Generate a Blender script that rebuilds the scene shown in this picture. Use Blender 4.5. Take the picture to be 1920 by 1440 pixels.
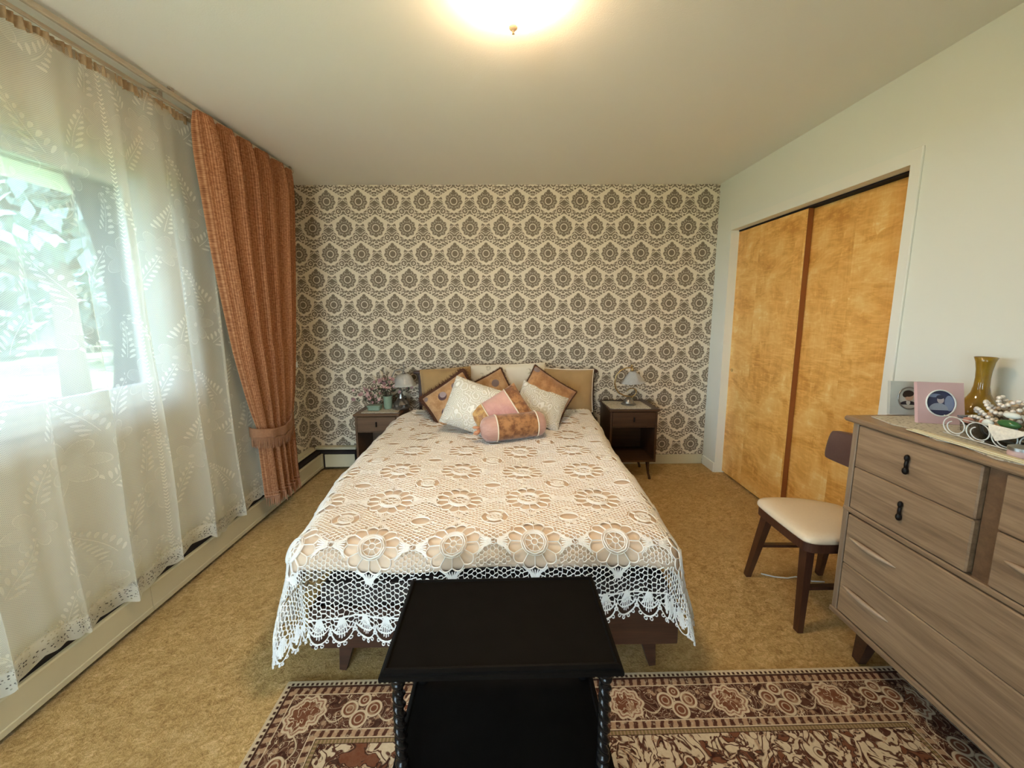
import bpy, math, random
import numpy as np
from mathutils import Matrix, Vector
random.seed(7); rng = np.random.default_rng(7)
PI = math.pi
sc = bpy.context.scene
for o in list(bpy.data.objects): bpy.data.objects.remove(o)

# ------------------------------------------------------------------ camera, sky, sun, exposure
cd = bpy.data.cameras.new('camera'); cam = bpy.data.objects.new('camera', cd); sc.collection.objects.link(cam)
def camera():
    p, yw, r, h, f, y0 = .1359, .0087, -.0056, 1.3966, 698.48, 679.28
    fw = Vector((math.sin(yw)*math.cos(p), math.cos(yw)*math.cos(p), -math.sin(p)))
    rt = Vector((math.cos(yw), -math.sin(yw), 0)); up = rt.cross(fw)
    rt2 = rt*math.cos(r)+up*math.sin(r); up2 = up*math.cos(r)-rt*math.sin(r)
    m = Matrix.Identity(4)
    for i in range(3): m[i][0] = rt2[i]; m[i][1] = up2[i]; m[i][2] = -fw[i]
    m.translation = (0, 0, h); cam.matrix_world = m
    cd.sensor_fit = 'HORIZONTAL'; cd.sensor_width = 36; cd.lens = f/1920*36
    cd.shift_y = -(720-y0)/1920; cd.clip_start = .02; cd.clip_end = 200
camera(); sc.camera = cam
sc.view_settings.view_transform = 'Standard'; sc.view_settings.look = 'None'
sc.view_settings.exposure = 1.6; sc.view_settings.gamma = 1; sc.view_settings.use_curve_mapping = False
SKY = 5.9
w = bpy.data.worlds.new('world'); sc.world = w; w.use_nodes = True
bg = w.node_tree.nodes['Background']; bg.inputs[0].default_value = (.74, .88, 1.10, 1); bg.inputs[1].default_value = SKY
def light(name, kind, loc, energy, color, **k):
    l = bpy.data.lights.new(name, kind); l.energy = energy; l.color = color
    for a, b in k.items(): setattr(l, a, b)
    o = bpy.data.objects.new(name, l); sc.collection.objects.link(o); o.location = loc; return o
SUN = 28.0
sun = light('sun', 'SUN', (3, 0, 6), SUN, (1, .97, .90), angle=.02); sun.rotation_euler = Vector((-.12, -.50, -.85)).to_track_quat('-Z', 'Y').to_euler()
portal = light('window_portal', 'AREA', (-1.96, .85, 1.5), 1, (1, 1, 1), shape='RECTANGLE', size=1.1, size_y=2.4)
portal.rotation_euler = (0, math.radians(-90), 0); portal.data.cycles.is_portal = True
portal2 = light('window_portal', 'AREA', (-.96, -1.64, 1.08), 1, (1, 1, 1), shape='RECTANGLE', size=1.4, size_y=2.1)  # sky portal for the added fill window behind the camera
portal2.rotation_euler = (math.radians(90), 0, 0); portal2.data.cycles.is_portal = True
BOWL = 19.0
sc.cycles.use_denoising = True
sc.cycles.max_bounces = 7; sc.cycles.diffuse_bounces = 5; sc.cycles.transparent_max_bounces = 16
sc.cycles.sample_clamp_indirect = 6; sc.cycles.caustics_reflective = False; sc.cycles.caustics_refractive = False

# ------------------------------------------------------------------ mesh helpers
class MB:
    def __init__(s): s.v = []; s.f = []; s.m = []; s.uv = None
    def add(s, vs, fs, mi=0):
        n = len(s.v); s.v += [tuple(map(float, p)) for p in vs]
        s.f += [tuple(i+n for i in f) for f in fs]; s.m += [mi]*len(fs); return s
    def box(s, x0, x1, y0, y1, z0, z1, mi=0, b=0.0):
        if b <= 0:
            v = [(x, y, z) for x in (x0, x1) for y in (y0, y1) for z in (z0, z1)]
            return s.add(v, [(0,1,3,2),(4,6,7,5),(0,4,5,1),(2,3,7,6),(0,2,6,4),(1,5,7,3)], mi)
        b = min(b, .49*min(abs(x1-x0), abs(y1-y0), abs(z1-z0)))
        cx, cy, cz = (x0+x1)/2, (y0+y1)/2, (z0+z1)/2; hx, hy, hz = abs(x1-x0)/2, abs(y1-y0)/2, abs(z1-z0)/2
        v = []; idx = {}
        for sx in (-1, 1):
            for sy in (-1, 1):
                for sz in (-1, 1):
                    for ax in range(3):
                        h = [hx-b, hy-b, hz-b]; h[ax] += b
                        idx[(sx, sy, sz, ax)] = len(v); v.append((cx+sx*h[0], cy+sy*h[1], cz+sz*h[2]))
        F = []
        S = (-1, 1)
        for a in range(3):
            o = [i for i in range(3) if i != a]
            for sa in S:
                q = []
                for (p, r) in ((-1,-1),(1,-1),(1,1),(-1,1)):
                    k = [0,0,0]; k[a] = sa; k[o[0]] = p; k[o[1]] = r; q.append(idx[(*k, a)])
                F.append(tuple(q))
        for a in range(3):
            o = [i for i in range(3) if i != a]
            for p in S:
                for r in S:
                    q = []
                    for sa, ax in ((-1, o[0]), (1, o[0]), (1, o[1]), (-1, o[1])):
                        k = [0,0,0]; k[a] = sa; k[o[0]] = p; k[o[1]] = r; q.append(idx[(*k, ax)])
                    F.append(tuple(q))
        for sx in S:
            for sy in S:
                for sz in S: F.append(tuple(idx[(sx, sy, sz, a)] for a in range(3)))
        return s.add(v, F, mi)
    def obox(s, p0, p1, w, d, mi=0, w2=None, d2=None, ref=(0, 1, 0)):
        # tapered square bar from p0 to p1
        p0, p1 = Vector(p0), Vector(p1); t = (p1-p0).normalized(); a = t.cross(Vector(ref)).normalized(); bb = t.cross(a)
        w2 = w if w2 is None else w2; d2 = d if d2 is None else d2; v = []
        for p, ww, dd in ((p0, w, d), (p1, w2, d2)):
            for (i, j) in ((-1,-1),(1,-1),(1,1),(-1,1)): v.append(p+a*i*ww/2+bb*j*dd/2)
        return s.add(v, [(0,1,2,3),(7,6,5,4),(0,4,5,1),(1,5,6,2),(2,6,7,3),(3,7,4,0)], mi)
    def tube(s, pts, r, n=8, closed=False, mi=0, caps=True):
        pts = [Vector(p) for p in pts]; N = len(pts); rs = r if hasattr(r, '__len__') else [r]*N
        up = Vector((0, 0, 1)); vs = []; last = None
        for i, p in enumerate(pts):
            a = pts[(i-1) % N] if (closed or i > 0) else p; b = pts[(i+1) % N] if (closed or i < N-1) else p
            t = (b-a)
            t = t.normalized() if t.length > 1e-9 else Vector((0, 0, 1))
            if last is None:
                x = t.cross(up)
                if x.length < .05: x = t.cross(Vector((1, 0, 0)))
            else: x = last-t*last.dot(t)
            x.normalize(); last = x; y = t.cross(x)
            for k in range(n):
                q = 2*PI*k/n; vs.append(p+(x*math.cos(q)+y*math.sin(q))*rs[i])
        fs = []
        for i in range(N if closed else N-1):
            j = (i+1) % N
            for k in range(n): fs.append((i*n+k, i*n+(k+1) % n, j*n+(k+1) % n, j*n+k))
        if caps and not closed: fs += [tuple(range(n))[::-1], tuple((N-1)*n+k for k in range(n))]
        return s.add(vs, fs, mi)
    def lathe(s, prof, n=24, c=(0, 0, 0), mi=0, fn=None, cap=True):
        vs = []; fs = []; N = len(prof)
        for i, (r, z) in enumerate(prof):
            for k in range(n):
                q = 2*PI*k/n; rr = r if fn is None else fn(r, z, q); vs.append((c[0]+rr*math.cos(q), c[1]+rr*math.sin(q), c[2]+z))
        for i in range(N-1):
            for k in range(n): fs.append((i*n+k, i*n+(k+1) % n, (i+1)*n+(k+1) % n, (i+1)*n+k))
        if cap: fs += [tuple(range(n))[::-1], tuple((N-1)*n+k for k in range(n))]
        return s.add(vs, fs, mi)
    def grid(s, fn, nu, nv, mi=0, cu=False, uv=None):
        vs = [fn(i/nu, j/nv) for j in range(nv+1) for i in range(nu+1)]; W = nu+1
        fs = [(j*W+i, j*W+i+1, (j+1)*W+i+1, (j+1)*W+i) for j in range(nv) for i in range(nu)]
        if uv: s.uv = [uv(i/nu, j/nv) for j in range(nv+1) for i in range(nu+1)]
        return s.add(vs, fs, mi)
    def prism(s, poly, z0, z1, mi=0):
        n = len(poly); v = [(x, y, z0) for x, y in poly]+[(x, y, z1) for x, y in poly]
        return s.add(v, [tuple(range(n))[::-1], tuple(range(n, 2*n))]+[(i, (i+1) % n, n+(i+1) % n, n+i) for i in range(n)], mi)
    def ell(s, c, rx, ry, rz, nu=10, nv=6, mi=0):
        vs = []; fs = []
        for j in range(1, nv):
            a = PI*j/nv
            for i in range(nu):
                q = 2*PI*i/nu; vs.append((c[0]+rx*math.sin(a)*math.cos(q), c[1]+ry*math.sin(a)*math.sin(q), c[2]+rz*math.cos(a)))
        vs += [(c[0], c[1], c[2]+rz), (c[0], c[1], c[2]-rz)]; T = len(vs)-2
        for j in range(nv-2):
            for i in range(nu): fs.append((j*nu+i, (j+1)*nu+i, (j+1)*nu+(i+1) % nu, j*nu+(i+1) % nu))
        for i in range(nu): fs += [(T, i, (i+1) % nu), (T+1, (nv-2)*nu+(i+1) % nu, (nv-2)*nu+i)]
        return s.add(vs, fs, mi)
    def xf(s, M, start=0):
        for i in range(start, len(s.v)): s.v[i] = tuple(M @ Vector(s.v[i]))
        return s
    def build(s, name, mats, parent=None, local=False, smooth=False, solid=0, loc=None, **props):
        me = bpy.data.meshes.new(name); off = Vector((0, 0, 0))
        if parent is not None and not local: off = wloc(parent)
        if loc is not None: off = Vector(loc)
        me.from_pydata([tuple(Vector(p)-off) for p in s.v], [], s.f)
        for m in (mats if isinstance(mats, (list, tuple)) else [mats]): me.materials.append(m)
        if any(s.m): me.polygons.foreach_set('material_index', s.m)
        if smooth: me.polygons.foreach_set('use_smooth', [True]*len(me.polygons))
        if s.uv:
            l = me.uv_layers.new(name='UV')
            for i, lp in enumerate(me.loops): l.data[i].uv = s.uv[lp.vertex_index]
        me.update()
        o = bpy.data.objects.new(name, me); sc.collection.objects.link(o)
        if parent is not None: o.parent = parent
        if loc is not None: o.location = off
        if smooth == 'auto':
            me.polygons.foreach_set('use_smooth', [True]*len(me.polygons))
            try: me.set_sharp_from_angle(angle=math.radians(38))
            except Exception: pass
        if solid:
            md = o.modifiers.new('solid', 'SOLIDIFY'); md.thickness = solid; md.offset = 0
        for k, v in props.items(): o[k] = v
        return o
def wloc(o):
    l = Vector(o.location)
    while o.parent is not None: o = o.parent; l += Vector(o.location)
    return l
def tag(o, label=None, cat=None, group=None, kind=None):
    for k, v in (('label', label), ('category', cat), ('group', group), ('kind', kind)):
        if v: o[k] = v
    return o
def thing(name, loc, label, cat, group=None, rot=None):
    o = bpy.data.objects.new(name, None); sc.collection.objects.link(o); o.location = loc; o.empty_display_size = .05
    if rot is not None: o.rotation_euler = rot
    return tag(o, label, cat, group)
def frame3(o, right, up):
    # orient an object so local x = right, local z = along 'up' (made square), local y = away
    r = Vector(right).normalized(); y = Vector(up).cross(r).normalized(); z = r.cross(y)
    m = Matrix.Identity(4)
    for i in range(3): m[i][0] = r[i]; m[i][1] = y[i]; m[i][2] = z[i]
    m.translation = o.location; o.matrix_world = m
def copy_tree(o, parent=None):
    c = o.copy(); sc.collection.objects.link(c)
    if parent is not None: c.parent = parent
    for ch in list(o.children): copy_tree(ch, c)
    return c

# ------------------------------------------------------------------ node helpers
class V:
    def __init__(s, g, sock): s.g = g; s.k = sock
    def __add__(s, o): return s.g.m('ADD', s, o)
    __radd__ = __add__
    def __sub__(s, o): return s.g.m('SUBTRACT', s, o)
    def __rsub__(s, o): return s.g.m('SUBTRACT', o, s)
    def __mul__(s, o): return s.g.m('MULTIPLY', s, o)
    __rmul__ = __mul__
    def __truediv__(s, o): return s.g.m('DIVIDE', s, o)
    def __neg__(s): return s.g.m('MULTIPLY', s, -1.0)
class G:
    def __init__(s, name):
        s.mat = bpy.data.materials.new(name); s.mat.use_nodes = True; s.t = s.mat.node_tree; s.t.nodes.clear()
        s.out = s.t.nodes.new('ShaderNodeOutputMaterial')
    def n(s, kind, **k):
        x = s.t.nodes.new(kind)
        for a, b in k.items(): setattr(x, a, b)
        return x
    def put(s, sock, val):
        if isinstance(val, V): s.t.links.new(val.k, sock)
        elif hasattr(val, 'is_output'): s.t.links.new(val, sock)
        elif isinstance(val, (tuple, list)) and len(val) == 3 and sock.type == 'RGBA': sock.default_value = (*val, 1)
        else: sock.default_value = val
    def m(s, op, a, b=None, c=None):
        x = s.n('ShaderNodeMath', operation=op); s.put(x.inputs[0], a)
        if b is not None: s.put(x.inputs[1], b)
        if c is not None: s.put(x.inputs[2], c)
        return V(s, x.outputs[0])
    def abs(s, a): return s.m('ABSOLUTE', a)
    def mn(s, a, b): return s.m('MINIMUM', a, b)
    def mx(s, a, b): return s.m('MAXIMUM', a, b)
    def fr(s, a): return s.m('FRACT', a)
    def flr(s, a): return s.m('FLOOR', a)
    def rnd(s, a): return s.m('ROUND', a)
    def sin(s, a): return s.m('SINE', a)
    def cos(s, a): return s.m('COSINE', a)
    def sqrt(s, a): return s.m('SQRT', a)
    def at2(s, a, b): return s.m('ARCTAN2', a, b)
    def hyp(s, a, b): return s.sqrt(a*a+b*b)
    def lt(s, a, b): return s.m('LESS_THAN', a, b)
    def gt(s, a, b): return s.m('GREATER_THAN', a, b)
    def ss(s, x, e0, e1):   # smoothstep 0->1 between e0 and e1
        r = s.n('ShaderNodeMapRange', interpolation_type='SMOOTHSTEP'); s.put(r.inputs[0], x); s.put(r.inputs[1], e0); s.put(r.inputs[2], e1)
        return V(s, r.outputs[0])
    def near(s, x, c, w, soft=.4):  # 1 where |x-c|<w
        d = s.abs(x-c) if not (isinstance(c, float) and c == 0) else s.abs(x)
        return s.ss(d, w*(1+soft), w*(1-soft))
    def below(s, x, e, w): return s.ss(x, e+w, e-w)
    def coord(s, kind='Object'):
        t = s.n('ShaderNodeTexCoord'); q = s.n('ShaderNodeSeparateXYZ'); s.t.links.new(t.outputs[kind], q.inputs[0])
        return [V(s, q.outputs[i]) for i in range(3)]
    def vec(s, x, y, z=0.0):
        q = s.n('ShaderNodeCombineXYZ')
        for i, a in enumerate((x, y, z)): s.put(q.inputs[i], a)
        return q.outputs[0]
    def noise(s, vec, scale, detail=3, rough=.55, dist=0, col=False):
        q = s.n('ShaderNodeTexNoise'); s.put(q.inputs['Vector'], vec) if vec is not None else None
        q.inputs['Scale'].default_value = scale; q.inputs['Detail'].default_value = detail; q.inputs['Roughness'].default_value = rough; q.inputs['Distortion'].default_value = dist
        return V(s, q.outputs[1 if col else 0])
    def voro(s, vec, scale, feature='F1', out=0):
        q = s.n('ShaderNodeTexVoronoi', feature=feature); s.put(q.inputs['Vector'], vec) if vec is not None else None
        q.inputs['Scale'].default_value = scale; return V(s, q.outputs[out])
    def mix(s, f, a, b):
        q = s.n('ShaderNodeMix', data_type='RGBA'); s.put(q.inputs[0], f); s.put(q.inputs[6], a); s.put(q.inputs[7], b); return V(s, q.outputs[2])
    def ramp(s, f, stops):
        q = s.n('ShaderNodeValToRGB'); e = q.color_ramp.elements
        while len(e) < len(stops): e.new(.5)
        for i, (p, c) in enumerate(stops): e[i].position = p; e[i].color = (*c, 1)
        s.put(q.inputs[0], f); return V(s, q.outputs[0])
    def curve(s, x, pts):
        q = s.n('ShaderNodeFloatCurve'); c = q.mapping.curves[0]
        while len(c.points) < len(pts): c.points.new(.5, .5)
        for i, (a, b) in enumerate(pts): c.points[i].location = (a, b)
        q.mapping.update(); s.put(q.inputs['Value'], x); return V(s, q.outputs[0])
    def bump(s, h, strength=.3, dist=.01):
        q = s.n('ShaderNodeBump'); q.inputs['Strength'].default_value = strength; q.inputs['Distance'].default_value = dist
        s.put(q.inputs['Height'], h); return V(s, q.outputs[0])
    def bsdf(s, color, rough=.6, metal=0, normal=None, spec=.5, **k):
        q = s.n('ShaderNodeBsdfPrincipled'); s.put(q.inputs['Base Color'], color); s.put(q.inputs['Roughness'], rough); s.put(q.inputs['Metallic'], metal)
        q.inputs['Specular IOR Level'].default_value = spec
        if normal is not None: s.put(q.inputs['Normal'], normal)
        for a, b in k.items(): s.put(q.inputs[a.replace('_', ' ')], b)
        return q.outputs[0]
    def done(s, shader): s.t.links.new(shader, s.out.inputs[0]); return s.mat

def plain(name, col, rough=.6, metal=0, var=.06, scale=30, bump=0, spec=.5, **k):
    g = G(name); x = g.coord(); v = g.vec(*x); n = g.noise(v, scale)
    c = g.mix(n, tuple(a*(1-var) for a in col), tuple(min(1, a*(1+var)) for a in col))
    return g.done(g.bsdf(c, rough, metal, g.bump(n, bump) if bump else None, spec, **k))

def wood(name, dark, light_, axis=0, rough=.45, scale=1.0, contrast=1.0, bump=.15, coat=0.0, spec=.5, across=22.0):
    g = G(name); p = g.coord(); s = [across, across, across]; s[axis] = across*.07
    v = g.vec(*[p[i]*(s[i]*scale) for i in range(3)])
    n1 = g.noise(v, 1.0, 5, .65, 1.2); v2 = g.vec(*[p[i]*(s[i]*scale*5) for i in range(3)]); n2 = g.noise(v2, 1.0, 3, .6)
    f = g.ss(n1*.75+n2*.35, .55-.25/contrast, .55+.25/contrast)
    c = g.mix(f, dark, light_)
    return g.done(g.bsdf(c, rough, 0, g.bump(n2, bump, .002), spec, Coat_Weight=coat, Coat_Roughness=.12))

# wall and ceiling paint
def paint(name, col, sc_=260, b=.05):
    g = G(name); p = g.coord(); v = g.vec(*p); n = g.noise(v, sc_, 2); big = g.noise(v, 1.3, 2)
    c = g.mix(big, tuple(a*.97 for a in col), tuple(min(1, a*1.03) for a in col))
    return g.done(g.bsdf(c, .75, 0, g.bump(n, b, .004), .3))
M = {}
M['wall'] = paint('wall_paint', (.80, .815, .74))
M['ceil'] = paint('ceiling_paint', (.89, .87, .79), 180, .12)
M['trim'] = paint('trim_paint', (.83, .83, .75))

def wallpaper():
    g = G('damask_wallpaper'); X = g.coord(); geo = X
    h = X[0]+X[1]*1.0          # along x on the back wall, along y on the side return
    a, b = .264, .2125
    q = (X[2]-2.312)/b; row = g.rnd(q); qy = (q-row)*b
    par = g.m('MODULO', g.abs(row), 2.0)
    u = (h-(-1.243+3.267))/a + par*.5; px = (u-g.rnd(u))*a; ax = g.abs(px)
    fine = g.noise(g.vec(ax*1.0, qy, row*.0), 95, 2, .6)
    # zigzag cream lattice with an onion-shaped frame hanging from each peak
    zig = qy-(.104-ax*.60)
    t = g.m('DIVIDE', qy+.1, .2)
    w = g.curve(t, [(0, 0), (.03, .10), (.10, .42), (.20, .62), (.32, .76), (.46, .86), (.60, .93), (.75, 1), (1, 1)])*.1
    lump = g.sin(g.at2(ax, qy)*15.0)*.0025
    d = ax-w+lump
    rad = g.hyp(ax, qy*.98+.002); th = g.at2(ax, qy)
    scal = g.cos(th*9.0)
    inside = g.below(zig, -.010, .002)*g.below(d, -.008, .002)
    core = g.below(rad, .0235, .002)*g.ss(fine, .18, .34)
    pet = g.below(rad+scal*.005, .069, .003)*g.ss(rad, .029, .0315)
    vein = g.near(g.cos(th*9.0+1.2), 0.0, .20)*g.ss(rad, .034, .044)
    gap = g.near(rad+scal*.004, .049, .0028)*g.ss(fine, .42, .55)
    petm = pet*(1-vein*.7)*(1-gap*.8)*g.ss(fine, .24, .36)
    crown = g.below(g.hyp(ax*1.25, qy-.068), .021, .003)*g.ss(fine, .28, .42)
    ins = inside*g.mx(g.mx(core, petm), crown)
    s = .132-ax
    rest = g.ss(d, .004, .0065)*g.below(zig, -.0085, .0015)
    above = g.ss(zig, .0075, .0095)
    c1 = g.hyp(s-.040, qy+.080); ring = g.near(c1, .0170, .0056); eye = g.below(g.hyp(s-.036, qy+.078), .0065, .002)
    halo = g.near(c1, .0262, .0030)
    stalk = g.near(s-.012-(qy+.07)*.35, 0.0, .0042)*g.ss(qy, -.078, -.070)*g.below(qy, -.045, .004)
    lozd = s/.044+g.abs(qy+.022)/.030
    loz = g.below(lozd, 1.0, .08); lozf = loz*g.ss(g.voro(g.vec(s, qy), 80), .16, .34)
    lozh = g.near(lozd, 1.14, .09)
    vor = g.voro(g.vec(ax, qy, 0.0), 66)
    leaf = g.below(vor, .68, .07)*g.ss(fine, .24, .38)
    chev = g.near(g.fr((qy*1.0-ax*.55)*42.0)-.5, 0.0, .16)
    fillm = leaf*(1-halo)*(1-lozh)*(1-loz)*(1-g.below(c1, .024, .002))
    low = rest*g.mx(g.mx(g.mx(ring, eye), stalk), g.mx(lozf, fillm))
    upp = above*g.mx(leaf*(1-chev*.7), 0.0)
    outm = g.mx(low, upp)
    ink = g.mn(g.mx(ins, outm), 1.0)
    big = g.noise(g.vec(*X), 3.0, 2)
    inkc = g.mix(big, (.115, .083, .052), (.165, .118, .072))
    c = g.mix(ink*.9, (.76, .68, .53), inkc)
    return g.done(g.bsdf(c, .62, 0, g.bump(ink, .08, .002), .35))
M['wallpaper'] = wallpaper()

def carpet():
    g = G('carpet'); p = g.coord(); v = g.vec(*p)
    n = g.noise(v, 130, 4, .7); n2 = g.noise(g.vec(p[0]*1.0+p[1]*.5, p[1]*1.5-p[0]*.6, p[2]), 30, 4, .7, 1.0); n3 = g.noise(v, 2.2, 3); n4 = g.noise(v, 11, 3, .6, .8)
    f = n*.36+n2*.46+n4*.18
    c = g.ramp(f, [(.35, (.28, .160, .052)), (.5, (.60, .405, .17)), (.64, (.88, .66, .36))])
    c = g.mix(g.ss(n3, .35, .7)*.45, c, (.52, .36, .16))
    return g.done(g.bsdf(c, .95, 0, g.bump(f, .9, .02), .1))
M['carpet'] = carpet()

def birch(name, shift):
    g = G(name); p = g.coord(); y = p[1]+shift; z = p[2]
    sheet = g.flr((y+.13)/.42); k = g.sin(sheet*12.7)*.5+.5
    vv = g.vec(y*5.0+sheet*7.0, z*1.1, 3.3); wv = g.noise(vv, 1.6, 4, .6, 1.8)
    fl = g.noise(g.vec(y*9.0+z*3.0, z*16.0+wv*3.0, sheet), 1.0, 3, .6, 1.5)
    fig = g.ss(fl, .52, .72)*g.ss(wv, .42, .66)
    grain = g.noise(g.vec(y*130.0, z*3.0, 0.0), 1.0, 3)
    mot = g.noise(g.vec(y*3.2, z*4.5+sheet*3.0, sheet), 1.0, 4, .65, .8); chat = g.ss(g.noise(g.vec(y*7.0+z*2.0, z*30.0, sheet*2.0), 1.0, 2, .5, 2.0), .45, .7)
    f = (mot-.5)*1.5+wv*.35+grain*.22+fig*.30+chat*.16+k*.10+.06
    c = g.ramp(f, [(.18, (.66, .29, .05)), (.46, (.88, .47, .12)), (.70, (.95, .60, .20)), (.95, (.98, .74, .34))])
    return g.done(g.bsdf(c, .34, 0, g.bump(grain, .04, .001), .5, Coat_Weight=.25, Coat_Roughness=.2))
M['birch1'] = birch('birch_veneer', 0.0); M['birch2'] = birch('birch_veneer_near', .31)
M['dooredge'] = plain('door_edge', (.27, .085, .02), .45)
M['dark'] = plain('dark_gap', (.02, .014, .012), .9)
M['greywood'] = wood('dresser_oak', (.15, .090, .050), (.37, .25, .15), 1, .42, 1.0, .8, .25, .12)
M['greywood_v'] = wood('dresser_oak_upright', (.155, .098, .058), (.34, .245, .16), 2, .42, 1.0, .7, .2, .12)
M['pull'] = wood('pull_wood', (.34, .24, .16), (.46, .34, .24), 1, .4)
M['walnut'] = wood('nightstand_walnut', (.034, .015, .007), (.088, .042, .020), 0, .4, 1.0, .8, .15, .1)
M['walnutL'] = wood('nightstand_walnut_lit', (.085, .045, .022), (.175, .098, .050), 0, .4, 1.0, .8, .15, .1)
M['bedwood'] = wood('bed_walnut', (.032, .013, .008), (.085, .036, .018), 0, .4)
M['chairwood'] = wood('chair_wood', (.040, .014, .008), (.095, .036, .018), 2, .35)
M['black'] = plain('black_lacquer', (.006, .0055, .0055), .22, 0, .3, 60, 0, .3)
M['blacktop'] = plain('black_lacquer_top', (.005, .0042, .0035), .5, 0, .4, 26, .03, .05)
M['vinyl'] = plain('cream_vinyl', (.72, .58, .41), .33, 0, .05, 90, .05)
M['taupe'] = plain('taupe_vinyl', (.14, .080, .066), .35, 0, .08, 90, .05)
M['iron'] = plain('dark_iron', (.012, .010, .009), .45, .6)
M['brass'] = plain('aged_brass', (.55, .40, .18), .3, 1)
M['pewter'] = plain('pewter', (.30, .29, .27), .35, .9)
M['cream_metal'] = plain('heater_enamel', (.60, .55, .38), .45, 0, .08, 6)
M['rail'] = plain('rail_enamel', (.50, .43, .32), .4, .2)
M['sheet'] = plain('beige_blanket', (.68, .53, .40), .85, 0, .08, 12)
M['cotton'] = plain('crochet_cotton', (.90, .86, .81), .85, 0, .04, 200, 0, .2)
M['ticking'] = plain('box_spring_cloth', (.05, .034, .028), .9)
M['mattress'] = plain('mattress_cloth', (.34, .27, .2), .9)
M['petal'] = plain('pink_petals', (.58, .36, .34), .7, 0, .25, 60)
M['petal2'] = plain('dusty_petals', (.36, .20, .20), .7, 0, .3, 60)
M['cala'] = plain('ivory_petals', (.60, .53, .40), .6)
M['leaf'] = plain('dark_leaf', (.055, .075, .04), .6)
M['stem'] = plain('brown_stem', (.07, .05, .03), .8)
M['celadon'] = plain('celadon_glaze', (.24, .33, .25), .25)
M['white'] = plain('white_frame', (.80, .84, .82), .4)
M['pearl'] = plain('pearl', (.88, .82, .75), .14, .2, .1, 40, 0, .9, Coat_Weight=.6)
M['pinkstone'] = plain('pink_stone', (.52, .25, .20), .2)
M['greenstone'] = plain('green_stone', (.05, .16, .05), .15)
M['redstone'] = plain('garnet_bead', (.12, .012, .012), .12)
M['whitestone'] = plain('white_stone', (.80, .84, .82), .2)
M['bark'] = plain('bark', (.16, .12, .09), .9, 0, .3, 8)
M['foliage'] = plain('foliage', (.13, .20, .18), .7, 0, .5, 1.5)
M['siding'] = plain('pale_siding', (.7, .68, .68), .7)
M['soffit'] = plain('soffit_paint', (.62, .72, .62), .7)
def lawn():
    g = G('lawn_grass'); p = g.coord(); v = g.vec(*p); n = g.noise(v, 1.2, 5, .7)
    return g.done(g.bsdf(g.mix(n, (.034, .064, .027), (.064, .10, .05)), .9))
M['lawn'] = lawn()
def glass(name, col=(1, 1, 1), r=.0, a=.12):
    g = G(name); t = g.n('ShaderNodeBsdfTransparent'); g.put(t.inputs[0], col); gl = g.n('ShaderNodeBsdfGlossy'); gl.inputs['Roughness'].default_value = r
    fr = g.n('ShaderNodeFresnel'); fr.inputs[0].default_value = 1.45; m = g.n('ShaderNodeMixShader')
    g.put(m.inputs[0], V(g, fr.outputs[0])+a*.2); g.t.links.new(t.outputs[0], m.inputs[1]); g.t.links.new(gl.outputs[0], m.inputs[2])
    return g.done(m.outputs[0])
M['pane'] = glass('window_glass', (.93, .98, .97))
M['clear'] = glass('clear_glass', (.80, .92, .94), .03, .5)
def amber():
    g = G('amber_glass'); n = g.noise(g.vec(*g.coord()), 26, 3)
    return g.done(g.bsdf(g.mix(n, (.30, .16, .008), (.46, .28, .02)), .08, 0, None, .6, Transmission_Weight=.25, Coat_Weight=.4))
M['amber'] = amber()
def frosted():
    g = G('marbled_lamp_glass'); n = g.noise(g.vec(*g.coord()), 38, 4, .6, 1.5)
    return g.done(g.bsdf(g.mix(n, (.34, .34, .32), (.64, .63, .60)), .28, 0, None, .5, Transmission_Weight=.15))
M['lampglass'] = frosted()
def bowl():
    g = G('lit_bowl_glass'); e = g.n('ShaderNodeEmission'); g.put(e.inputs[0], (1, .70, .42)); e.inputs[1].default_value = BOWL
    return g.done(e.outputs[0])
M['bowl'] = bowl()
M['lampbase'] = plain('cream_lamp_base', (.62, .42, .26), .5)

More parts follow.
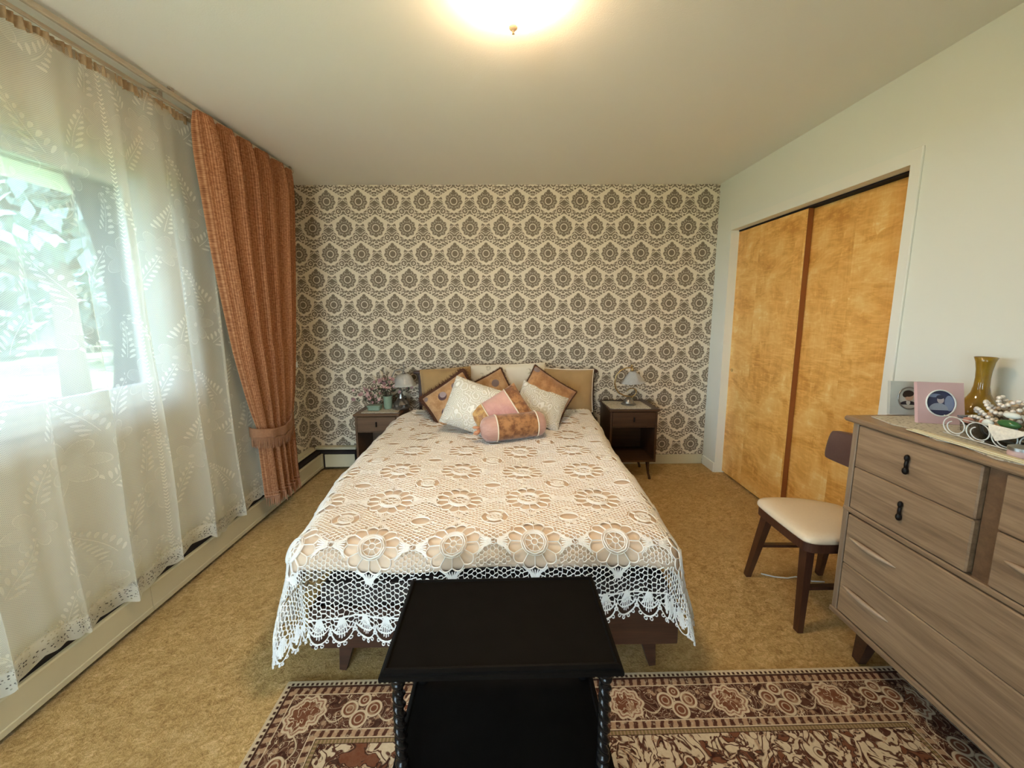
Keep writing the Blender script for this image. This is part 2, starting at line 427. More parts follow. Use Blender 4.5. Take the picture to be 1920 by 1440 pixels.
# sheer floral lace
def lace():
    g = G('sheer_floral_lace'); p = g.coord('UV'); U, Vv = p[0], p[1]
    T, H = .40, .52
    col = g.flr(U/T); pu = (g.fr(U/T)-.5)*T; v0 = Vv+g.m('MODULO', g.abs(col), 2.0)*(H/2); pv = (g.fr(v0/H)-.5)*H
    def flower(cx, cy, R, k, sq=1.0):
        x, y = pu-cx, (pv-cy)*sq; r = g.hyp(x, y); th = g.at2(y, x)
        pet = g.abs(g.cos(th*(k/2)))          # petals
        q = r/(R*.52+pet*(R*.48))
        fill = g.below(q, 1.0, .03)
        line = g.mx(g.near(q, 1.0, .030), g.near(q, .80, .022)*.8)
        vein = g.near(g.fr(q*5.5+pet*.8)-.5, 0.0, .10)*fill*g.ss(q, .24, .30)
        rays = g.near(g.sin(th*k*2.5), 0.0, .25)*fill*g.ss(q, .25, .3)*g.below(q, .62, .05)
        heart = g.below(r, R*.13, .002)
        return fill, g.mx(g.mx(line, heart), g.mx(vein*.7, rays*.5))
    f1, l1 = flower(-.085, -.13, .115, 7, 1.15); f2, l2 = flower(.115, -.06, .075, 6); f3, l3 = flower(-.13, .085, .06, 5, .9)
    def spray(cx, cy, ang, L, bend):
        ca, sa = math.cos(ang), math.sin(ang); x, y = pu-cx, pv-cy; s = x*ca+y*sa; t = y*ca-x*sa-bend*s*s
        st = .023; at_ = g.abs(t); side = g.gt(t, 0.0)*.5; sk = s/st+side; ls = (g.fr(sk)-.5)*st
        w = (1-s/L)*.040+.012
        a_ = ls*.80-(at_-w*.55)*.60; b_ = ls*.60+(at_-w*.55)*.80
        d = g.hyp(a_/(.0052+b_*.06), b_/(w*.40))
        leaf = g.below(d, 1.0, .12)
        stem = g.near(t, 0.0, .0014)
        return g.mx(leaf, stem)*g.gt(s, 0.0)*g.lt(s, L)
    s1 = spray(.01, -.02, 2.0, .23, 1.2); s2 = spray(.14, .03, 1.35, .20, -1.5); s3 = spray(.02, -.24, .75, .17, 1.5); s4 = spray(-.17, -.02, 1.2, .15, 2.0)
    leaf = g.mn(g.mx(g.mx(s1, s2), g.mx(s3, s4)), 1.0)
    net = g.mx(g.near(g.fr((U+Vv)/.0065)-.5, 0.0, .15), g.near(g.fr((U-Vv)/.0065)-.5, 0.0, .15))
    line = g.mn(g.mx(g.mx(l1, l2), l3), 1.0); fill = g.mx(g.mx(f1, f2), f3)
    strip = g.below(g.abs(g.fr(U/.83)-.5), .012, .002); sw = g.near(g.fr(Vv/.0165+g.abs(g.fr(U/.0166)-.5)*.9)-.5, 0.0, .2)*strip
    al = g.mx(net*.22+.36+fill*.03, g.mx(leaf*.70, g.mx(line*.60, sw*.85)))
    # dense pierced border at the hem
    hem = g.below(Vv, .075, .012)
    al = g.mx(al, hem*.82)
    hole = g.below(g.voro(g.vec(U, Vv*1.3, 0.0), 105), .30, .06)*g.below(Vv, .085, .01)*g.ss(Vv, .008, .014)
    al = g.mn(al*(1-hole*.8), 1.0)
    d = g.n('ShaderNodeBsdfDiffuse'); g.put(d.inputs[0], (.90, .85, .72)); tl = g.n('ShaderNodeBsdfTranslucent'); g.put(tl.inputs[0], (.80, .82, .76))
    m1 = g.n('ShaderNodeMixShader'); m1.inputs[0].default_value = .5; g.t.links.new(d.outputs[0], m1.inputs[1]); g.t.links.new(tl.outputs[0], m1.inputs[2])
    tr = g.n('ShaderNodeBsdfTransparent'); m2 = g.n('ShaderNodeMixShader'); g.put(m2.inputs[0], al); g.t.links.new(tr.outputs[0], m2.inputs[1]); g.t.links.new(m1.outputs[0], m2.inputs[2])
    return g.done(m2.outputs[0])
M['lace'] = lace()

def doily():
    g = G('doily_lace'); p = g.coord(); n = g.voro(g.vec(*p), 75); a = g.ss(n, .22, .34)
    c = g.mix(g.noise(g.vec(*p), 40), (.46, .42, .34), (.66, .62, .53)); b = g.bsdf(c, .9, 0, None, .1)
    tr = g.n('ShaderNodeBsdfTransparent'); m = g.n('ShaderNodeMixShader'); g.put(m.inputs[0], a*.5+.5); g.t.links.new(tr.outputs[0], m.inputs[1]); g.t.links.new(b, m.inputs[2])
    return g.done(m.outputs[0])
M['doily'] = doily()

def knit():
    g = G('salmon_knit_drape'); p = g.coord('UV'); U, Vv = p[0], p[1]
    rib = g.cos(U*2*PI/.011); st = g.cos(Vv*2*PI/.009); n = g.noise(g.vec(U*60.0, Vv*90.0), 1.0, 3); n2 = g.noise(g.vec(U*14.0, Vv*2.0), 1.0, 2)
    band = g.ss(g.cos(U*2*PI/.085), .2, .7)
    f = rib*.12+st*.10*band+n*.75+n2*.22
    c = g.ramp(f, [(.18, (.15, .055, .024)), (.5, (.33, .145, .068)), (.82, (.56, .31, .17))])
    return g.done(g.bsdf(c, .9, 0, g.bump(f, .5, .006), .1))
M['knit'] = knit()
M['fringe'] = plain('salmon_fringe', (.40, .20, .11), .9, 0, .3, 50)
M['sash'] = plain('tieback_cloth', (.30, .15, .08), .9, 0, .25, 90)

# persian rug
RX0, RY0 = -.845, 1.247
def rug():
    g = G('persian_rug'); p = g.coord(); x = p[0]; y = -p[1]        # local: origin at the far left corner
    xr = g.mn(x, 2.385-x); e = g.mn(xr, y); lf = g.lt(xr, y); al = lf*y+(1-lf)*x
    v = g.vec(x, y, 0.0); n = g.noise(v, 60, 3, .6); n2 = g.noise(v, 24, 2)
    brown, dark, cream, tan, rust, olive = (.080, .028, .018), (.045, .015, .011), (.62, .51, .36), (.42, .27, .17), (.17, .060, .030), (.20, .145, .06)
    # main border : period .375, lobed medallion then three-loop palmette
    P = .187; k = g.rnd((al-.130)/P); la = al-.130-k*P; od = g.m('MODULO', g.abs(k), 2.0); le = e-.115
    r = g.hyp(la*.86, le); th = g.at2(le, la)
    lob = r-(.050+g.cos(th*9.0)*.004)
    med = g.near(lob, 0.0, .0035); med2 = g.mx(g.near(lob, -.012, .003)*g.ss(n, .3, .5), g.below(lob, -.004, .002)*g.near(g.noise(v, 42, 1, .5, .8), .45, .022))
    medin = g.below(lob, -.015, .002)
    def loop(cx, cy, R): return g.hyp(la-cx, le-cy)-R
    L1, L2, L3, L4 = loop(-.042, -.006, .025), loop(.042, -.006, .025), loop(0.0, -.036, .019), loop(0.0, .027, .026)
    pal = g.mn(g.mn(L1, L2), g.mn(L3, L4))
    palr = g.near(pal, 0.0, .0036); palin = g.below(pal, -.004, .001); pald = g.near(pal, -.013, .002)
    vor = g.voro(v, 34); fol = g.below(vor, .30, .06); vor2 = g.voro(g.vec(x+.3, y), 48, 'DISTANCE_TO_EDGE'); vine = g.near(g.sin(al*34.0)*.035-le, 0.0, .0028)
    even = 1-od
    fig = g.mn(even*g.mx(med, med2)+od*g.mx(palr, pald*.7), 1.0); figin = g.mn(even*medin+od*palin, 1.0)
    main = g.mix(fol*.85, brown, tan); sc1 = g.noise(v, 30, 1, .5, 1.2); main = g.mix(g.near(sc1, .47, .012), main, cream); main = g.mix(g.ss(sc1, .60, .64), main, dark); main = g.mix(g.near(sc1, .56, .010)*.8, main, tan); main = g.mix(vine*.8, main, cream)
    near_ = g.mn(even*g.below(lob, .004, .002)+od*g.below(pal, .004, .002), 1.0)
    main = g.mix(near_, main, g.mix(even, brown, (.30, .15, .10)))
    main = g.mix(figin, main, g.mix(g.ss(n2, .52, .66)*.8, rust, tan)); main = g.mix(fig, main, cream)
    blob = g.below(g.abs(g.fr(al/.030+g.fr(e/.4)*3.0)-.5)*2.2+g.noise(v, 90, 2)*.9-.35, .62, .12)
    nb = g.mix(blob, tan, brown); nb = g.mix(g.ss(n, .55, .65)*.6, nb, cream)
    ob = g.mix(g.below(g.abs(g.fr(al/.012)-.5), .22, .08)*.7, olive, tan)
    wv = g.noise(g.vec(x, y, 3.1), 9, 2, .5, 2.2); wb = g.noise(g.vec(x, y, 7.7), 17, 2, .5, 1.6); fx = g.voro(g.vec(x, y, 1.7), 11, 'F1')
    fld = g.mix(g.near(g.fr(wv*5.0)-.5, 0.0, .17), cream, brown); fld = g.mix(g.ss(wb, .55, .58), fld, dark); fld = g.mix(g.ss(wb, .61, .63), fld, rust)
    fld = g.mix(g.near(wb, .545, .010), fld, tan); fld = g.mix(g.below(fx, .20, .02), fld, brown); fld = g.mix(g.near(fx, .15, .03), fld, cream); fld = g.mix(g.below(fx, .09, .02), fld, rust)
    dots = g.below(g.abs(g.fr(al/.018)-.5), .26, .06)*g.near(e, .017, .005)
    c = g.mix(dots, cream, dark)
    def band(c, e0, col): return g.mix(g.ss(e, e0-.0012, e0+.0012), c, col)
    c = band(c, .0235, dark); c = band(c, .031, nb); c = band(c, .054, cream); c = band(c, .0575, main); c = band(c, .172, cream)
    c = band(c, .1755, nb); c = band(c, .197, cream); c = band(c, .2005, dark); c = band(c, .203, ob); c = band(c, .215, dark); c = band(c, .2175, fld)
    c = g.mix(g.ss(n, .3, .75)*.22, c, (.25, .16, .10))
    return g.done(g.bsdf(c, .95, 0, g.bump(n, .35, .006), .1))
M['rug'] = rug()

# ------------------------------------------------------------------ room shell
XL, XR, YB, YF, H = -1.79, 1.779, 3.267, -1.5, 2.44
S = 'structure'
def struct(mb, name, mats, **k):
    o = mb.build(name, mats, **k); o['kind'] = S; return o
struct(MB().box(XL-.3, 2.4, YF-.2, YB+.2, -.12, 0), 'floor', M['carpet'])
struct(MB().box(XL-.3, 2.4, YF-.2, YB+.2, H, H+.15), 'ceiling', M['ceil'])
struct(MB().box(XL-.3, 2.5, YB, YB+.12, 0, H), 'wall_back', M['wallpaper'])
FX0, FX1, FZ0, FZ1 = -1.62, -.30, .06, 2.10  # opening cut for the added fill window
wfm = MB(); wfm.box(XL-.3, FX0, YF-.12, YF, 0, H); wfm.box(FX1, 2.5, YF-.12, YF, 0, H); wfm.box(FX0, FX1, YF-.12, YF, 0, FZ0); wfm.box(FX0, FX1, YF-.12, YF, FZ1, H)
struct(wfm, 'wall_front', M['wall'])
WY0, WY1, WZ0, WZ1 = -.35, 1.955, .985, 2.06
wl = MB()
wl.box(XL-.16, XL, YF, WY0, 0, H); wl.box(XL-.16, XL, WY0, WY1, 0, WZ0); wl.box(XL-.16, XL, WY0, WY1, WZ1, H); wl.box(XL-.16, XL, WY1, 2.62, 0, H)
wl.box(XL-.16, XL, 2.62, YB, 0, H, 1)
struct(wl, 'wall_left', [M['wall'], M['wallpaper']])
CY0, CY1, CZ = 1.723, 3.066, 2.026
wr = MB(); wr.box(XR, XR+.14, CY1, YB, 0, H); wr.box(XR, XR+.14, CY0, CY1, CZ, H); wr.box(XR, XR+.14, YF, CY0, 0, H)
wr.box(XR+.14, 2.4, YF, 1.5, 0, H); wr.box(2.3, 2.4, 1.5, YB, 0, H)
struct(wr, 'wall_right', M['wall'])
# closet: two sliding birch doors with tracks
d1 = MB().box(1.846, 1.876, 2.372, CY1, .015, 2.013, 0).build('door_1', [M['birch1']]); d1['kind'] = S
MB().box(1.8445, 1.8765, 2.3700, 2.3725, .015, 2.013).build('door_edge', M['dooredge'], d1)
hb = MB(); hb.lathe([(.013, 0), (.013, .003), (.010, .003), (.008, -.004), (.0001, -.004)], 16, cap=False); hb.xf(Matrix.Translation((1.846, 3.03, .905)) @ Matrix.Rotation(-PI/2, 4, 'Y'))
hb.build('finger_pull', M['brass'], d1, label='round brass finger pull')
d2 = MB().box(1.884, 1.914, CY0-.02, 2.43, .015, 2.013, 0).build('door_2', [M['birch2']]); d2['kind'] = S
tr = MB(); tr.box(1.842, 1.93, CY0, CY1, 2.017, CZ-.0005); struct(tr, 'trim_2', M['dark'])
cs = MB(); cs.box(XR-.011, XR+.001, 1.676, CY0, 0, 2.088, 0, .003); cs.box(XR-.003, XR+.001, CY0, CY1, CZ, 2.088); struct(cs, 'trim_1', M['trim'])
bb = MB(); bb.box(XR-.012, XR, CY1, YB-.012, 0, .085, 0, .003); struct(bb, 'baseboard_right', M['trim'])
bb = MB(); bb.box(1.0, XR-.012, YB-.014, YB, 0, .088, 0, .004); bb.box(-1.37, 1.0, YB-.014, YB, 0, .088, 0, .004); struct(bb, 'baseboard_back', M['cream_metal'])

# window
wf = bpy.data.objects.new('window_1', None); sc.collection.objects.link(wf); wf['kind'] = S; wf.location = (XL-.08, .8, WZ0)
def bars(y0, y1, z0, z1, x0, x1, t):
    m = MB(); m.box(x0, x1, y0, y0+t, z0, z1, 0, .004); m.box(x0, x1, y1-t, y1, z0, z1, 0, .004); m.box(x0, x1, y0+t, y1-t, z0, z0+t, 0, .004); m.box(x0, x1, y0+t, y1-t, z1-t, z1, 0, .004); return m
bars(WY0, WY1, WZ0, WZ1, XL-.15, XL-.01, .025).build('window_frame', M['white'], wf)
bars(.32, WY1-.025, WZ0+.025, WZ1-.025, XL-.10, XL-.05, .036).build('sash', M['white'], wf)
bars(WY0+.035, .32, WZ0+.035, WZ1-.035, XL-.11, XL-.05, .045).build('sash', M['white'], wf)
MB().box(XL-.082, XL-.078, .35, WY1-.058, WZ0+.058, WZ1-.058).build('pane', M['pane'], wf)
MB().box(XL-.082, XL-.078, WY0+.075, .28, WZ0+.075, WZ1-.075).build('pane', M['pane'], wf)
MB().box(XL-.005, XL+.05, WY0-.04, WY1+.04, WZ0-.025, WZ0, 0, .005).build('sill', M['white'], wf)
m = MB(); m.box(XL-.002, XL+.012, WY0-.06, WY0, WZ0-.08, WZ1+.06); m.box(XL-.002, XL+.012, WY1, WY1+.06, WZ0-.08, WZ1+.06); m.box(XL-.002, XL+.012, WY0, WY1, WZ1, WZ1+.06); m.box(XL-.002, XL+.012, WY0, WY1, WZ0-.08, WZ0-.025)
m.build('casing', M['white'], wf)

# outdoors
struct(MB().box(-4, 4, -3.3, YF-.12, 2.2, 2.26), 'eave', M['soffit'])  # unseen front overhang, added to cut high sky light to the fill window
struct(MB().box(-5, 6, -14, YF-.2, -.39, -.1), 'added_bounce_slab', plain('bounce_slab_concrete', (.62, .54, .44), .9, 0, .08, 2))  # unseen slab, added to bounce warm sunlight up to the ceiling
w2 = bpy.data.objects.new('added_fill_window', None); sc.collection.objects.link(w2); w2['kind'] = S; w2.location = (-.96, YF-.06, FZ0)  # unseen glazed opening, added to let in fill daylight from behind the camera
m = MB()
for x in (FX0, -.985, FX1-.05): m.box(x, x+.05, YF-.09, YF-.03, FZ0, FZ1, 0, .004)
m.box(FX0, FX1, YF-.09, YF-.03, FZ0, FZ0+.05, 0, .004); m.box(FX0, FX1, YF-.09, YF-.03, FZ1-.05, FZ1, 0, .004); m.build('window_frame', M['white'], w2)
MB().box(FX0+.05, FX1-.05, YF-.062, YF-.058, FZ0+.05, FZ1-.05).build('pane', M['pane'], w2)
struct(MB().box(-60, 60, -40, 60, -.6, -.4), 'lawn', M['lawn'])
struct(MB().box(-2.22, XL-.16, -4, 8, 2.0, 2.16), 'eave', M['soffit'])
hs = thing('house', (-27, 24, -.4), 'pale house beyond the lawn seen through the lace', 'house')
MB().box(-30, -24, 18, 30, -.4, 2.6).build('wall', M['siding'], hs)
MB().prism([(-31, 2.6), (-23, 2.6), (-27, 4.6)], 17.6, 30.4).xf(Matrix(((1,0,0,0),(0,0,1,0),(0,1,0,0),(0,0,0,1)))).build('roof', M['bark'], hs)
for y in (20, 22.5, 26): MB().box(-23.99, -23.9, y, y+1.1, .5, 1.8).build('window', M['dark'], hs)
def tree(x, y, h, r, n, label, seed, low):
    t = thing('tree', (x, y, -.4), label, 'tree', None); R_ = np.random.default_rng(seed)
    m = MB(); m.tube([(x, y, -.4), (x+.05, y, h*.35), (x-.05, y+.1, h*.8)], [.22, .17, .06], 10)
    for k in range(9):
        a = R_.uniform(0, 2*PI); z = h*R_.uniform(.3, .75); m.tube([(x, y, z), (x+math.cos(a)*r*.4, y+math.sin(a)*r*.4, z+.4), (x+math.cos(a)*r*.8, y+math.sin(a)*r*.8, z+.3)], [.07, .05, .02], 6)
    m.build('trunk', M['bark'], t, smooth=True)
    m = MB()
    for k in range(n):
        a = R_.uniform(0, 2*PI); q = R_.uniform(0, 1)**.6; zz = R_.uniform(low, 1); rr = r*math.sqrt(max(.05, 1-(2*zz-1)**2*.8))
        c = Vector((x+math.cos(a)*q*rr, y+math.sin(a)*q*rr, zz*h+R_.normal(0, .12)))
        d1_ = Vector(R_.normal(0, 1, 3)).normalized(); d2_ = d1_.orthogonal().normalized(); L = R_.uniform(.10, .24)*(1 if low > .1 else 2.6)
        m.add([c-d1_*L, c+d2_*L*.45, c+d1_*L, c-d2_*L*.45], [(0, 1, 2, 3)])
    m.build('foliage', M['foliage'], t, kind='stuff')
    return t
tree(-9.0, 7.7, 5.6, 3.2, 6500, 'leafy tree on the lawn whose boughs fill the window, sky between its leaves', 3, .42)
tree(-16.5, 5.2, 6.5, 3.0, 3500, 'tall tree on the lawn, farther out than the one filling the window', 5, .3)
for k, (tx, ty_, th_, tr_) in enumerate(((-21.5, 9, 7, 2.6), (-21, 14.6, 6.5, 2.6), (-21, 20.2, 8, 2.6), (-16, 22.5, 7, 2.6))):
    tree(tx, ty_, th_, tr_, 1800, 'bushy tree in the row along the far edge of the lawn', 20+k, .02)['group'] = 'trees along the far edge of the lawn'
tree(-14, 16, 6, 3.4, 3500, 'tree at the far side of the lawn near the pale house', 9, .3)

# baseboard heater along the window wall, turning the back corner
ht = thing('baseboard_heater', (-1.70, 1.2, 0), 'cream enamel baseboard heater along the window wall and round the corner', 'heater')
def lens(y0, y1):
    m = MB(); pr = [(-1.664, .028), (-1.655, .030), (-1.655, .050), (-1.6585, .053), (-1.6585, .147), (-1.664, .151), (-1.676, .151)]
    v = [(a, y, b) for y in (y0, y1) for a, b in pr]; n = len(pr)
    f = [(i, i+1, n+i+1, n+i) for i in range(n-1)]
    return m.add(v, f)
ys = [-.9, .35, 1.575, 3.16]
for i in range(3): lens(ys[i]+.001, ys[i+1]-.001).build('front_panel', M['cream_metal'], ht, solid=.003)
MB().box(-1.672, -1.653, 3.155, 3.183, .022, .154, 0, .003).build('corner_cap', M['cream_metal'], ht)
MB().box(-1.64, -1.375, 3.178, 3.186, .03, .147, 0, .002).build('front_panel', M['cream_metal'], ht)
m = MB(); m.box(XL+.001, XL+.05, -.9, YB-.06, .178, .205, 0, .004); m.box(XL+.05, XL+.078, -.9, YB-.085, .186, .196, 0, .003); m.build('top_cover', M['cream_metal'], ht)
m = MB(); m.box(XL+.05, -1.375, YB-.06, YB-.001, .178, .202, 0, .004); m.build('top_cover', M['cream_metal'], ht)
m = MB(); m.box(XL+.002, -1.680, -.9, YB-.005, .02, .170); m.box(-1.68, -1.375, 3.195, YB-.016, .02, .170); m.build('fin_core', M['dark'], ht)

# curtain rod
rd = thing('curtain_rod', (-1.57, 1.2, 2.40), 'double traverse curtain rod just below the ceiling over the window', 'curtain rod')
MB().box(-1.578, -1.562, -.9, 2.90, 2.402, 2.424, 0, .003).build('front_rail', M['rail'], rd)
MB().box(-1.628, -1.618, -.9, 2.75, 2.388, 2.404, 0, .003).build('rear_rail', M['rail'], rd)
for y in (-.4, .9, 1.9, 2.86):
    m = MB(); m.box(XL, -1.562, y, y+.02, 2.425, 2.430); m.box(-1.575, -1.565, y, y+.02, 2.423, 2.4395); m.box(-1.627, -1.619, y, y+.02, 2.403, 2.426); m.build('bracket', M['rail'], rd)

# lace curtain: hanging folds
def fold(y):
    s = 0
    for (p, a, ph) in ((.205, .020, .3), (.131, .010, 1.7), (.37, .010, .9)): s += a*math.sin(2*PI*y/p+ph+.4*math.sin(2*PI*y/p+ph))
    return s
def foldy(y): return .034*math.sin(2*PI*y/.205+.3+1.9)+.012*math.sin(2*PI*y/.131+3.2)
lc = MB(); LY0, LY1 = -.6, 2.26
def lacef(a, b):
    y = LY0+a*(LY1-LY0); z = .189+.016*math.sin(y*11.3+1)+.008*math.sin(y*29)+b*(2.375-.189)
    amp = .45+.55*min(1, (1-b)*3); y2 = y+.07*(1-b)*(a**3)+foldy(y)*min(1, (1-b)*2.2)*(.7+.3*b)+.010*math.sin(9*b+y*7)*(1-b)
    return (-1.628+fold(y)*amp*(.95-.15*(1-b)), y2, z-(.010*abs(math.sin(y*PI/.052)) if b < .001 else 0))
lc.grid(lacef, 520, 30, uv=lambda a, b: (a*(LY1-LY0)*1.3, b*2.2))
ln = lc.build('lace_curtain', M['lace'], smooth=True, loc=(-1.63, .9, .155)); tag(ln, 'sheer white floral lace curtain covering the whole window', 'curtain')
hd = MB()
def headf(a, b):
    y = LY0+a*(LY1-LY0); return (-1.628+.006*math.sin(2*PI*y/.023)+.004*math.sin(2*PI*y/.061)+.006*(b-.5)*math.sin(y*83), y, 2.345+.038*b+.004*math.sin(y*97)*(1-b))
hd.grid(headf, 900, 4)
hd.build('gathered_heading', plain('heading_tape', (.36, .26, .15), .9, 0, .5, 45), ln, smooth=True, label='gathered brownish heading tape')

# salmon drape tied back
def lerp(x, xs, ys_): return float(np.interp(x, xs, ys_))
ZZ = [.17, .45, .62, .70, .90, 1.15, 1.7, 2.2, 2.41]
DL = [2.30, 2.285, 2.275, 2.255, 2.205, 2.155, 2.085, 2.045, 2.03]; DR = [2.60, 2.60, 2.60, 2.615, 2.66, 2.70, 2.77, 2.83, 2.845]
def drapef(a, b):
    z = .20+b*(2.41-.20); y0, y1 = lerp(z, ZZ, DL), lerp(z, ZZ, DR); y = y0+a*(y1-y0)
    amp = lerp(z, [.2, .6, .68, .8, 1.4, 2.2, 2.34, 2.41], [.036, .032, .018, .026, .040, .046, .036, .014])
    ph = 2*PI*(5.5*a+.10*math.sin(5*a)); w_ = 1.5*abs(math.sin(ph/2))**.8*1.35-1.2+.22*math.sin(2*ph+.6)+.12*math.sin(3.3*ph)
    bulge = -.03*(1-(2*a-1)**2)*(0 if z > 1 else 0)
    return (-1.555+amp*w_+bulge+.012*math.sin(a*PI)*(1 if z < 1.2 else .3), y, z)
dm = MB().grid(drapef, 170, 46, uv=lambda a, b: (a*1.15, b*2.2))
drp = dm.build('drape', M['knit'], smooth=True, loc=(-1.555, 2.45, .20)); tag(drp, 'salmon knit drape tied back in the corner beside the lace curtain', 'curtain')
fm = MB()
for k in range(170):
    a = (k+.5)/170; p = Vector(drapef(a, 0)); L = .055+random.uniform(-.012, .008); dx = random.uniform(-.004, .004)
    fm.obox(p+Vector((.003, 0, .008)), p+Vector((.003+dx, dx, -L)), .0045, .0045, 0, .002, .002)
fm.build('fringe', M['fringe'], drp, kind='stuff')
fm = MB(); fm.tube([Vector(drapef(k/80, .004))+Vector((.005, 0, .005)) for k in range(81)], .004, 6); fm.tube([Vector(drapef(k/80, .014))+Vector((.005, 0, .005)) for k in range(81)], .003, 6); fm.build('hem_cord', M['fringe'], drp)
# tieback sash
tb = MB(); tp = [(-1.69, 2.70, .80), (-1.60, 2.665, .76), (-1.545, 2.60, .695), (-1.505, 2.50, .645), (-1.495, 2.42, .628), (-1.50, 2.33, .635), (-1.525, 2.26, .65), (-1.575, 2.235, .66), (-1.63, 2.27, .66)]
tp = [Vector(p) for p in tp]
def sashp(a):
    f = a*(len(tp)-1); i = min(int(f), len(tp)-2); t = f-i
    p0, p1, p2, p3 = tp[max(i-1, 0)], tp[i], tp[i+1], tp[min(i+2, len(tp)-1)]
    return .5*((2*p1)+(-p0+p2)*t+(2*p0-5*p1+4*p2-p3)*t*t+(-p0+3*p1-3*p2+p3)*t**3)
tb.grid(lambda a, b: tuple(sashp(a)+Vector((.004*math.sin(a*40), 0, .028-.062*b+.003*math.sin(a*55)*b))), 50, 5)
sash = tb.build('curtain_tieback', M['sash'], smooth=True, solid=.006, loc=(-1.69, 2.70, .80)); tag(sash, 'fringed tieback sash gathering the salmon drape', 'tieback')
fm = MB()
for k in range(110):
    p = sashp(.2+.75*k/110)+Vector((.003, 0, -.032)); fm.obox(p, p+Vector((random.uniform(-.004, .004), random.uniform(-.006, .006), -.055-random.uniform(0, .012))), .005, .005, 0, .003, .003)
fm.build('fringe', M['sash'], sash, kind='stuff')
for (y, z, lab) in ((2.992, 1.287, 'upper white cord pull hanging beside the salmon drape'), (2.975, .985, 'lower white cord pull hanging beside the salmon drape')):
    cp = thing('cord_pull', (-1.70, y, z), lab, 'cord pull')
    MB().tube([(-1.70, y, z+.02), (-1.705, y-.01, 1.8), (-1.71, y-.05, 2.4)], .0010, 5).build('cord', M['white'], cp)
    MB().lathe([(.003, .022), (.006, .016), (.008, -.012), (.009, -.024), (.0001, -.025)], 10, (-1.70, y, z)).build('tassel', M['white'], cp, smooth=True)

# ------------------------------------------------------------------ ceiling light
cl = thing('ceiling_light', (.022, 1.35, 2.44), 'lit white glass bowl ceiling light with brass finial', 'ceiling light')
MB().lathe([(.135, -.001), (.14, -.012), (.12, -.022), (.10, -.022)], 32, (.022, 1.35, 2.44)).build('base_pan', M['lampbase'], cl, smooth='auto')
MB().lathe([(.172, -.020), (.170, -.026), (.150, -.034), (.128, -.044), (.112, -.056), (.100, -.070), (.085, -.088), (.064, -.103), (.040, -.112), (.018, -.116), (.0005, -.117)], 40, (.022, 1.35, 2.44), cap=False).build('glass_bowl', M['bowl'], cl, smooth=True)
MB().lathe([(.004, -.112), (.012, -.116), (.016, -.123), (.015, -.130), (.008, -.137), (.005, -.139), (.0048, -.146), (.0005, -.148)], 20, (.022, 1.35, 2.44)).build('finial', M['lampbase'], cl, smooth=True)

# ------------------------------------------------------------------ rug
rm = MB().box(0, 2.385, -2.2, 0, 0, .010, 0, .004); rg = rm.build('rug', M['rug']); rg.location = (RX0, RY0, .001); rg.rotation_euler = (0, 0, math.radians(.7)); tag(rg, 'brown and cream oriental rug on the carpet at the foot of the bed', 'rug')

# ------------------------------------------------------------------ bed
bed = thing('bed', (-.05, 2.2, 0), 'dark walnut bed frame with slab headboard and tapered legs', 'bed')
m = MB(); m.box(-.745, .70, 3.205, 3.235, .30, .80, 0, .004); m.build('headboard', M['bedwood'], bed)
m = MB(); m.box(-.83, .775, 3.19, 3.25, .862, .888, 0, .006); m.box(-.79, -.745, 3.2, 3.24, .1, .862, 0, .004); m.box(.70, .745, 3.2, 3.24, .1, .862, 0, .004); m.box(-.745, .70, 3.205, 3.235, .80, .862); m.build('headboard_frame', M['bedwood'], bed)
MB().box(-.76, .64, 1.262, 1.288, .128, .29, 0, .004).build('foot_rail', M['bedwood'], bed)
MB().box(-.76, -.735, 1.29, 3.2, .128, .29, 0, .004).build('side_rail', M['bedwood'], bed)
MB().box(.615, .64, 1.29, 3.2, .128, .29, 0, .004).build('side_rail', M['bedwood'], bed)
for (x, y, dx) in ((-.64, 1.33, -.02), (.54, 1.33, .02)):
    MB().obox((x, y, .13), (x+dx, y-.025, .002), .062, .055, 0, .026, .026).build('leg', M['bedwood'], bed)
    MB().obox((x, 3.15, .13), (x+dx, 3.17, .002), .062, .055, 0, .026, .026).build('leg', M['bedwood'], bed)
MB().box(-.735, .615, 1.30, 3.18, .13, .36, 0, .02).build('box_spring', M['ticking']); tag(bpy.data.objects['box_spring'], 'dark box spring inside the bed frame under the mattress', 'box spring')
MB().box(-.80, .60, 1.33, 3.17, .365, .515, 0, .05).build('mattress', M['ticking']); tag(bpy.data.objects['mattress'], 'mattress of the bed hidden under the crochet bedspread', 'mattress')

